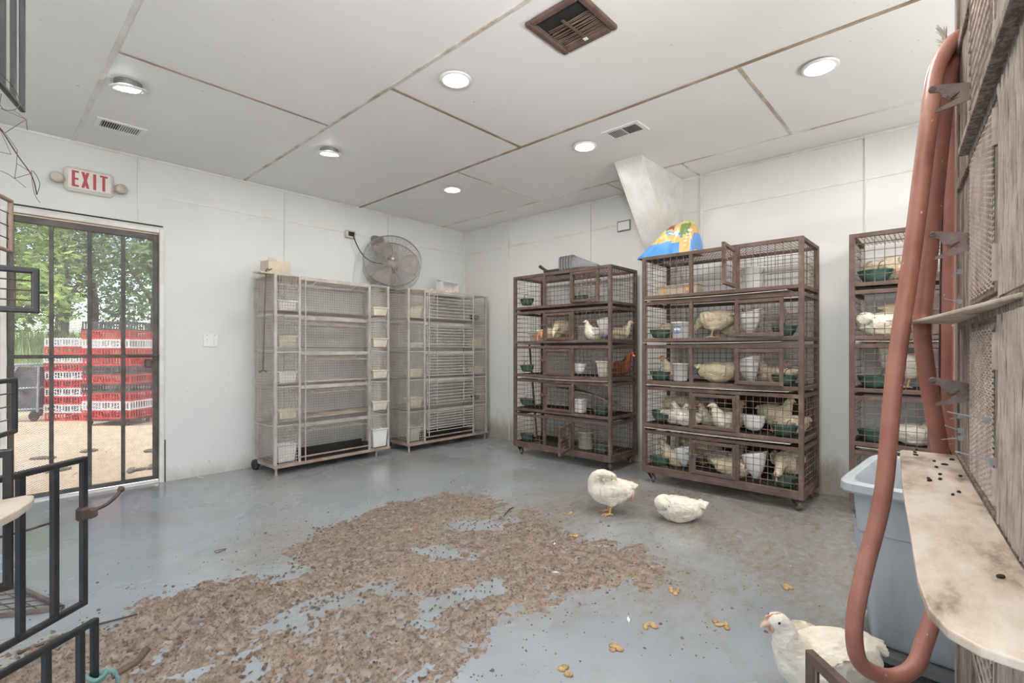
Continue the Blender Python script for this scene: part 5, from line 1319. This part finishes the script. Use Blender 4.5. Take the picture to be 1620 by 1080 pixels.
# heights in world metres because the coop stands on the floor
swing(39.6, .252, .566, .886, [.118, .186], .0128, latch=(.250, .765))
swing(36, .262, .19, .520, [.16, .23], .0135, latch=None)
swing(72.6, .350, 1.690, 2.10, [.18, .235, .295], .0105, latch=(.345, 2.02))
swing(1, .108, 1.204, 1.278, [], .0115, wires=(4, 4, .0014))
swing(-2, .072, .700, .942, [], .0145)
swing(68, .235, .955, 1.065, [], .010, wires=(3, 4, .0014), tilt=0)
swing(66, .20, 1.335, 1.44, [], .008, m='rustwire', wires=(4, 4, .0013))
MB().tube([(.072, 1.286, 1.238), (.0895, 1.288, 1.239)], .0026, 6).build('door_pin', 'blacksteel', bc).matrix_parent_inverse = Matrix.Translation((.035, -1.285, 0))
MB().tube([(.02, 1.42, .755), (.06, 1.44, .752), (.115, 1.50, .745)], .0026, 6).build('loose_wire', 'wire_dark', bc).matrix_parent_inverse = Matrix.Translation((.035, -1.285, 0))
# rag and hook at the lowest door
rg = thing('rag', 'teal rag knotted round the lower latch of the black steel doors', 'rag', (.181, 1.435, .392), 0, None, .62)
m_ = MB()
for k in range(3):
    m_.tube([((.020+.004*k)*math.cos(a), (.020+.003*k)*math.sin(a), .006*k+.006*math.sin(2*a+k)) for a in [2*math.pi*i/16 for i in range(17)]], .0065, 8)
m_.tube(smooth_path([(.02, 0, .005), (.04, -.01, .012), (.055, -.012, -.01), (.06, -.01, -.04)], 4), [.008]*12+[.004], 8)
m_.build('rag_cloth', 'ragteal', rg)
MB().tube([(.03, 0, .0), (.075, -.002, .012), (.10, 0, .035)], .008, 8).build('latch_handle', 'rust', bc, (.176+.035, 1.432-1.285, .385))
# bent poultry wire sticking out
pw = MB(); r4 = random.Random(8)
def hexnet(o, u, v, nu, nv, r_):
    o = Vector(o); u = Vector(u); v = Vector(v); n_ = u.cross(v).normalized(); pts = {}
    def P(i, j):
        if (i, j) not in pts:
            q = o+u*(i+(.5 if j % 2 else 0)+r4.uniform(-.22, .22))+v*(j+r4.uniform(-.22, .22))+n_*(.03*math.sin(i*1.1)+r4.uniform(-.012, .012)); pts[(i, j)] = q
        return pts[(i, j)]
    for j in range(nv):
        for i in range(nu):
            if (i+j) % 2 == 0: pw.tube([P(i, j), P(i, j+1)], r_, 4, caps=False)
            pw.tube([P(i, j), P(i+1, j)], r_, 4, caps=False) if j % 2 == 0 or r4.random() < .5 else None
            if r4.random() < .45: pw.tube([P(i, j), P(i+1, j+1)], r_, 4, caps=False)
hexnet((-.02, 1.42, 1.50), (.030, .036, -.004), (-.004, -.002, .042), 3, 4, .0006)
pw.tube(smooth_path([(.0, 1.45, 1.62), (.03, 1.50, 1.60), (.06, 1.56, 1.565), (.085, 1.60, 1.535), (.095, 1.63, 1.50)], 4), .0013, 5)
pw.tube(smooth_path([(.095, 1.63, 1.50), (.10, 1.63, 1.53), (.085, 1.61, 1.55), (.09, 1.62, 1.50), (.10, 1.62, 1.48)], 4), .0007, 5)
pw.tube(smooth_path([(.03, 1.46, 1.70), (.055, 1.51, 1.69), (.06, 1.52, 1.66), (.035, 1.47, 1.63), (.02, 1.44, 1.66)], 4), .0007, 5)
tag(pw.build('poultry_wire', 'wire_dark'), 'torn scrap of bent poultry wire hanging beside the door opening', 'wire')
slab('plank', [(-.10, .95), (-.01, 1.06), (.045, 1.165), (.066, 1.225), (.070, 1.262), (.060, 1.275), (.03, 1.268), (-.06, 1.262), (-.20, 1.20)], .848, .014, 'pale rounded board end sticking out of the black steel coop', 'paleboard')
# wire panel lying on the floor
wp = thing('floor_grate', 'rusty wire grid panel lying flat on the wet floor behind the black doors', 'grate', (0, 0, 0))
A, B_, C_ = Vector((.111, 3.339, .012)), Vector((.248, 2.88, .012)), Vector((-.20, 3.52, .012))
mb = MB().bar(A, B_, .016, .014).bar(A, C_, .016, .014); Dd = C_+(B_-A); mb.bar(B_, Dd, .016, .014).bar(C_, Dd, .016, .014)
mb.build('panel_frame', 'latch', wp)
MB().grid(A, B_-A, C_-A, 6, 5, .003).build('panel_mesh', 'wire_dark', wp)
sc2 = MB().tube(smooth_path([(0, 0, .004), (.05, 0, .008), (.05, .02, .004), (0, .025, .01), (-.005, .0, .006)], 4), .0022, 5)
tag(sc2.build('wire_scrap', 'latch', None, (.90, 3.05, 0), .3), 'small bent wire clip lying on the clean grey floor', 'wire')

# ------------------------------------------------------------------ outside the gate
yard = MB(); nx, ny = 60, 40
for i in range(nx+1):
    for j in range(ny+1):
        x = -14+34*i/nx; y = YL+.15+34*j/ny; q = max(0, y-13.5)
        z = -.03+.010*noise.noise(Vector((x*1.3, y*1.3, 0)))+.085*q*min(1, q/4)
        yard.v.append((x, y, z-(.0 if j else .0)))
for i in range(nx):
    for j in range(ny):
        b = i*(ny+1)+j; yc = YL+.15+34*(j+.5)/ny
        yard.f.append((b, b+ny+1, b+ny+2, b+1)); yard.m.append(1 if yc > 13.2 else 0); yard.sm.append(True)
struct(yard.build('ground', ['gravel', 'grassbase']))
def zg(x, y): q = max(0, y-13.5); return -.03+.085*q*min(1, q/4)
gr = MB(); r5 = random.Random(4)
for _ in range(9000):
    y = 13+13*r5.random()**1.3; x = r5.uniform(-1.5, 7.5); z = zg(x, y)-.02; h = r5.uniform(.5, 1.2); a = r5.uniform(0, math.pi); w_ = r5.uniform(.012, .03)
    dx, dy = w_*math.cos(a), w_*math.sin(a); lx_, ly_ = r5.uniform(-.15, .15), r5.uniform(-.15, .15)
    gr.add([(x-dx, y-dy, z), (x+dx, y+dy, z), (x+lx_*.4+dx*.8, y+ly_*.4+dy*.8, z+h*.6), (x+lx_*.4-dx*.8, y+ly_*.4-dy*.8, z+h*.6), (x+lx_, y+ly_, z+h)], [(0, 1, 2, 3), (3, 2, 4)])
tag(gr.build('tall_grass', 'grass'), 'tall pale meadow grass beyond the dirt yard', 'grass', kind='stuff')
def tree(x, y, h, rad, mat, label, n, seed):
    z0 = zg(x, y); r_ = random.Random(seed); t = thing('tree', label, 'tree', (x, y, z0), 0, 'trees beyond the yard')
    tr = MB().tube(smooth_path([(0, 0, -.1), (.1, .05, h*.3), (-.05, .1, h*.6), (.1, 0, h*.85)], 3), [.22-.018*i for i in range(10)], 8)
    for k in range(7):
        a = r_.uniform(0, 6.28); zz = h*r_.uniform(.2, .7); tr.tube([(0, 0, zz), (rad*.4*math.cos(a), rad*.4*math.sin(a), zz+h*.1), (rad*.8*math.cos(a), rad*.8*math.sin(a), zz+h*.22)], [.08, .05, .02], 6)
    tr.build('trunk', 'bark', t)
    lf = MB(); blobs = [(r_.uniform(-1, 1)*rad*.7, r_.uniform(-1, 1)*rad*.7, h*r_.uniform(.22, .95), rad*r_.uniform(.25, .5)) for _ in range(26)]
    for _ in range(n):
        bx, by, bz, br = r_.choice(blobs); v = Vector((r_.gauss(0, 1), r_.gauss(0, 1), r_.gauss(0, 1))).normalized()*br*r_.random()**.35
        c = Vector((bx, by, bz))+v; s = r_.uniform(.07, .15); a = Vector((r_.gauss(0, 1), r_.gauss(0, 1), r_.gauss(0, .6))).normalized(); b = a.orthogonal().normalized()
        lf.add([c-a*s, c-b*s*.5, c+a*s, c+b*s*.5], [(0, 1, 2, 3)])
    lf.build('leaf_crown', mat, t)
tree(-.2, 20, 8.5, 2.4, 'leafB', 'bright yellow-green tree nearest the hinge side of the gate', 6500, 1)
tree(2.0, 24, 9.0, 2.6, 'leafC', 'loose grey-green tree in the middle of the gate view', 5200, 2)
tree(4.3, 21.5, 9.0, 2.4, 'leafA', 'dark green tree above the tall crate stack', 5200, 3)
tree(6.6, 25, 10, 2.8, 'leafA', 'dark tree nearest the latch side of the gate', 5000, 4)
tree(.7, 27, 6.0, 2.6, 'leafA', 'dark low tree filling the gap behind the yellow-green one', 5000, 5)
tree(3.4, 28.5, 6.5, 2.8, 'leafC', 'distant low tree behind the middle of the gate view', 4600, 6)
# plastic poultry crates, stacked
def crate_mesh(w_, d_, h_):
    mb = MB(); t_ = .008
    for z0, z1 in ((0, h_*.17), (h_*.84, h_)):
        mb.box((-w_/2, -d_/2, z0), (w_/2, -d_/2+t_, z1)).box((-w_/2, d_/2-t_, z0), (w_/2, d_/2, z1)).box((-w_/2, -d_/2+t_, z0), (-w_/2+t_, d_/2-t_, z1)).box((w_/2-t_, -d_/2+t_, z0), (w_/2, d_/2-t_, z1))
    nx_ = 15
    for i in range(nx_+1):
        x = -w_/2+.01+(w_-.02)*i/nx_; ww = .011 if i % 3 else .024
        for y in (-d_/2+t_/2, d_/2-t_/2): mb.cbox((x, y, h_/2), (ww, t_, h_*.68))
    for i in range(11):
        y = -d_/2+.01+(d_-.02)*i/10
        for x in (-w_/2+t_/2, w_/2-t_/2): mb.cbox((x, y, h_/2), (t_, .014, h_*.68))
    for s in (-1, 1):
        mb.bar((s*w_*.05, -d_/2+t_/2, h_*.2), (s*w_*.45, -d_/2+t_/2, h_*.82), .010, t_*.8, (0, 1, 0))
    for i in range(10): mb.cbox((0, -d_/2+d_*(i+.5)/10, h_*.1), (w_-.016, .03, .006))
    for i in range(8): mb.cbox((-w_/2+w_*(i+.5)/8, 0, h_*.95), (.018, d_-.016, .005))
    return mb
CW, CD, CH = .73, .53, .134
base_c = crate_mesh(CW, CD, CH)
CMESH = {m: base_c.mesh('poultry_crate', m) for m in ('cratered', 'cratewhite', 'crateblack', 'crateorange')}
CN = {'cratered': 'red', 'cratewhite': 'white', 'crateblack': 'black', 'crateorange': 'orange'}
RZ = R(-47.35)
def stack(cx, cy, z0, cols, where, seed):
    r_ = random.Random(seed); n = len(cols); cnt = {}
    for i, c in enumerate(cols):          # from the bottom up
        o = bpy.data.objects.new('poultry_crate', CMESH[c]); col.objects.link(o)
        o.location = (cx+r_.uniform(-.008, .008), cy+r_.uniform(-.008, .008), z0+i*(CH+.001)); o.rotation_euler.z = RZ+r_.uniform(-.02, .02)
        cnt.setdefault(c, []).append(o)
    total = {c: len(v) for c, v in cnt.items()}
    nth = ['bottom', 'second from the bottom', 'third from the bottom', 'fourth from the bottom', 'fifth from the bottom', 'sixth from the bottom', 'seventh from the bottom', 'eighth from the bottom']
    for c, v in cnt.items():
        for k, o in enumerate(v):
            if len(v) == 1: lb = 'only %s poultry crate in the %s' % (CN[c], where)
            elif k == len(v)-1: lb = 'topmost %s poultry crate of the %s' % (CN[c], where)
            else: lb = '%s %s poultry crate from the bottom of the %s' % (('lowest', 'second', 'third', 'fourth', 'fifth', 'sixth', 'seventh')[k], CN[c], where)
            tag(o, lb.replace('lowest', 'first'), 'crate', 'plastic poultry crates outside the gate')
r_, w_, k_ = 'cratered', 'cratewhite', 'crateblack'
fwd = Vector((.7355, .6775, 0)); rgt = Vector((.6775, -.7355, 0))
def at(px, dep): return fwd*dep+rgt*((px-810)/778*dep)
p = at(190, 7.75); stack(p.x, p.y, .075, [r_, w_, r_, k_, r_, k_, r_, r_, w_, r_, k_], 'tall dolly stack outside', 1)
dy = thing('crate_dolly', 'dark low dolly with wheels under the tall crate stack outside', 'dolly', (p.x, p.y, 0), RZ)
MB().box((-.33, -.22, .035), (.33, .22, .072)).build('deck', 'rust', dy)
for x in (-.29, .29):
    for y in (-.2, .2): MB().lathe([(.01, -.015), (.04, -.015), (.047, -.008), (.047, .008), (.04, .015), (.01, .015)], (x, y, .018), 18, (1, .3, 0)).build('caster_wheel', 'rubber', dy)
p2 = at(128, 8.25); stack(p2.x, p2.y, -.03, [r_, w_, r_, w_, r_, w_, r_, w_, r_, w_], 'red and white striped stack outside', 2)
p3 = at(246, 8.6); stack(p3.x, p3.y, -.03, [r_, k_, r_, w_, r_, k_, r_, r_, 'crateorange'], 'stack half behind the gate frame', 3)
# utility cart with mesh sides
ct = thing('utility_cart', 'pale blue steel cart with dark mesh sides parked outside beside the crate stacks', 'cart', at(55, 8.3)+Vector((0, 0, -.03)), RZ+.12)
CWd, CDp, Hh = .76, .9, .90
f = MB()
for x in (-CWd/2, CWd/2):
    for y in (-CDp/2, CDp/2): f.tube([(x, y, .16), (x*1.05, y, Hh)], .017, 8)
for z in (.18, .52, Hh):
    f.tube([(-CWd/2, -CDp/2, z), (CWd/2, -CDp/2, z+.03), (CWd/2, CDp/2, z+.03), (-CWd/2, CDp/2, z), (-CWd/2, -CDp/2, z)], .016, 8)
f.tube(smooth_path([(-CWd/2-.02, -CDp/2, .3), (-CWd/2+.08, -CDp/2-.03, .55), (-.02, -CDp/2-.03, .7), (.12, -CDp/2-.02, Hh)], 4), .018, 8)
f.build('cart_frame', 'cartsteel', ct)
MB().box((-CWd/2, -CDp/2+.01, .18), (CWd/2, -CDp/2+.02, Hh-.02)).box((CWd/2-.02, -CDp/2, .18), (CWd/2-.01, CDp/2, Hh-.02)).build('mesh_side', 'cartmesh', ct)
MB().cbox((-.24, -CDp/2-.03, .33), (.17, .05, .30), bev=.02).build('red_panel', 'cratered', ct)
MB().tube(smooth_path([(-CWd/2, -.3, Hh), (-.1, -.38, Hh+.02), (.05, -.36, Hh-.02)], 4), .025, 8).tube(smooth_path([(-.3, -.4, Hh+.1), (-.2, -.4, Hh+.14), (-.05, -.36, Hh+.03)], 4), .02, 8).build('handle', 'cartsteel', ct)
for x, s in ((-.22, 1), (.26, .8)):
    for y in (-.36, .36): MB().lathe([(.02, -.03), (.085*s, -.03), (.10*s, -.015), (.10*s, .015), (.085*s, .03), (.02, .03)], (x, y, .10*s), 22, (.25, 1, 0)).build('wheel', 'rubber', ct)
rk = random.Random(9)
for i in range(12):
    o = MB().ell((0, 0, .012), (rk.uniform(.05, .13), rk.uniform(.03, .07), rk.uniform(.012, .03)), 9).build('dirt_clod', 'bark', None, (rk.uniform(.3, 1.7), rk.uniform(5.8, 8.2), -.03), rk.uniform(0, 3))
    tag(o, 'dark clod of dirt lying on the sunlit yard outside the gate', 'clod', 'clods on the yard')
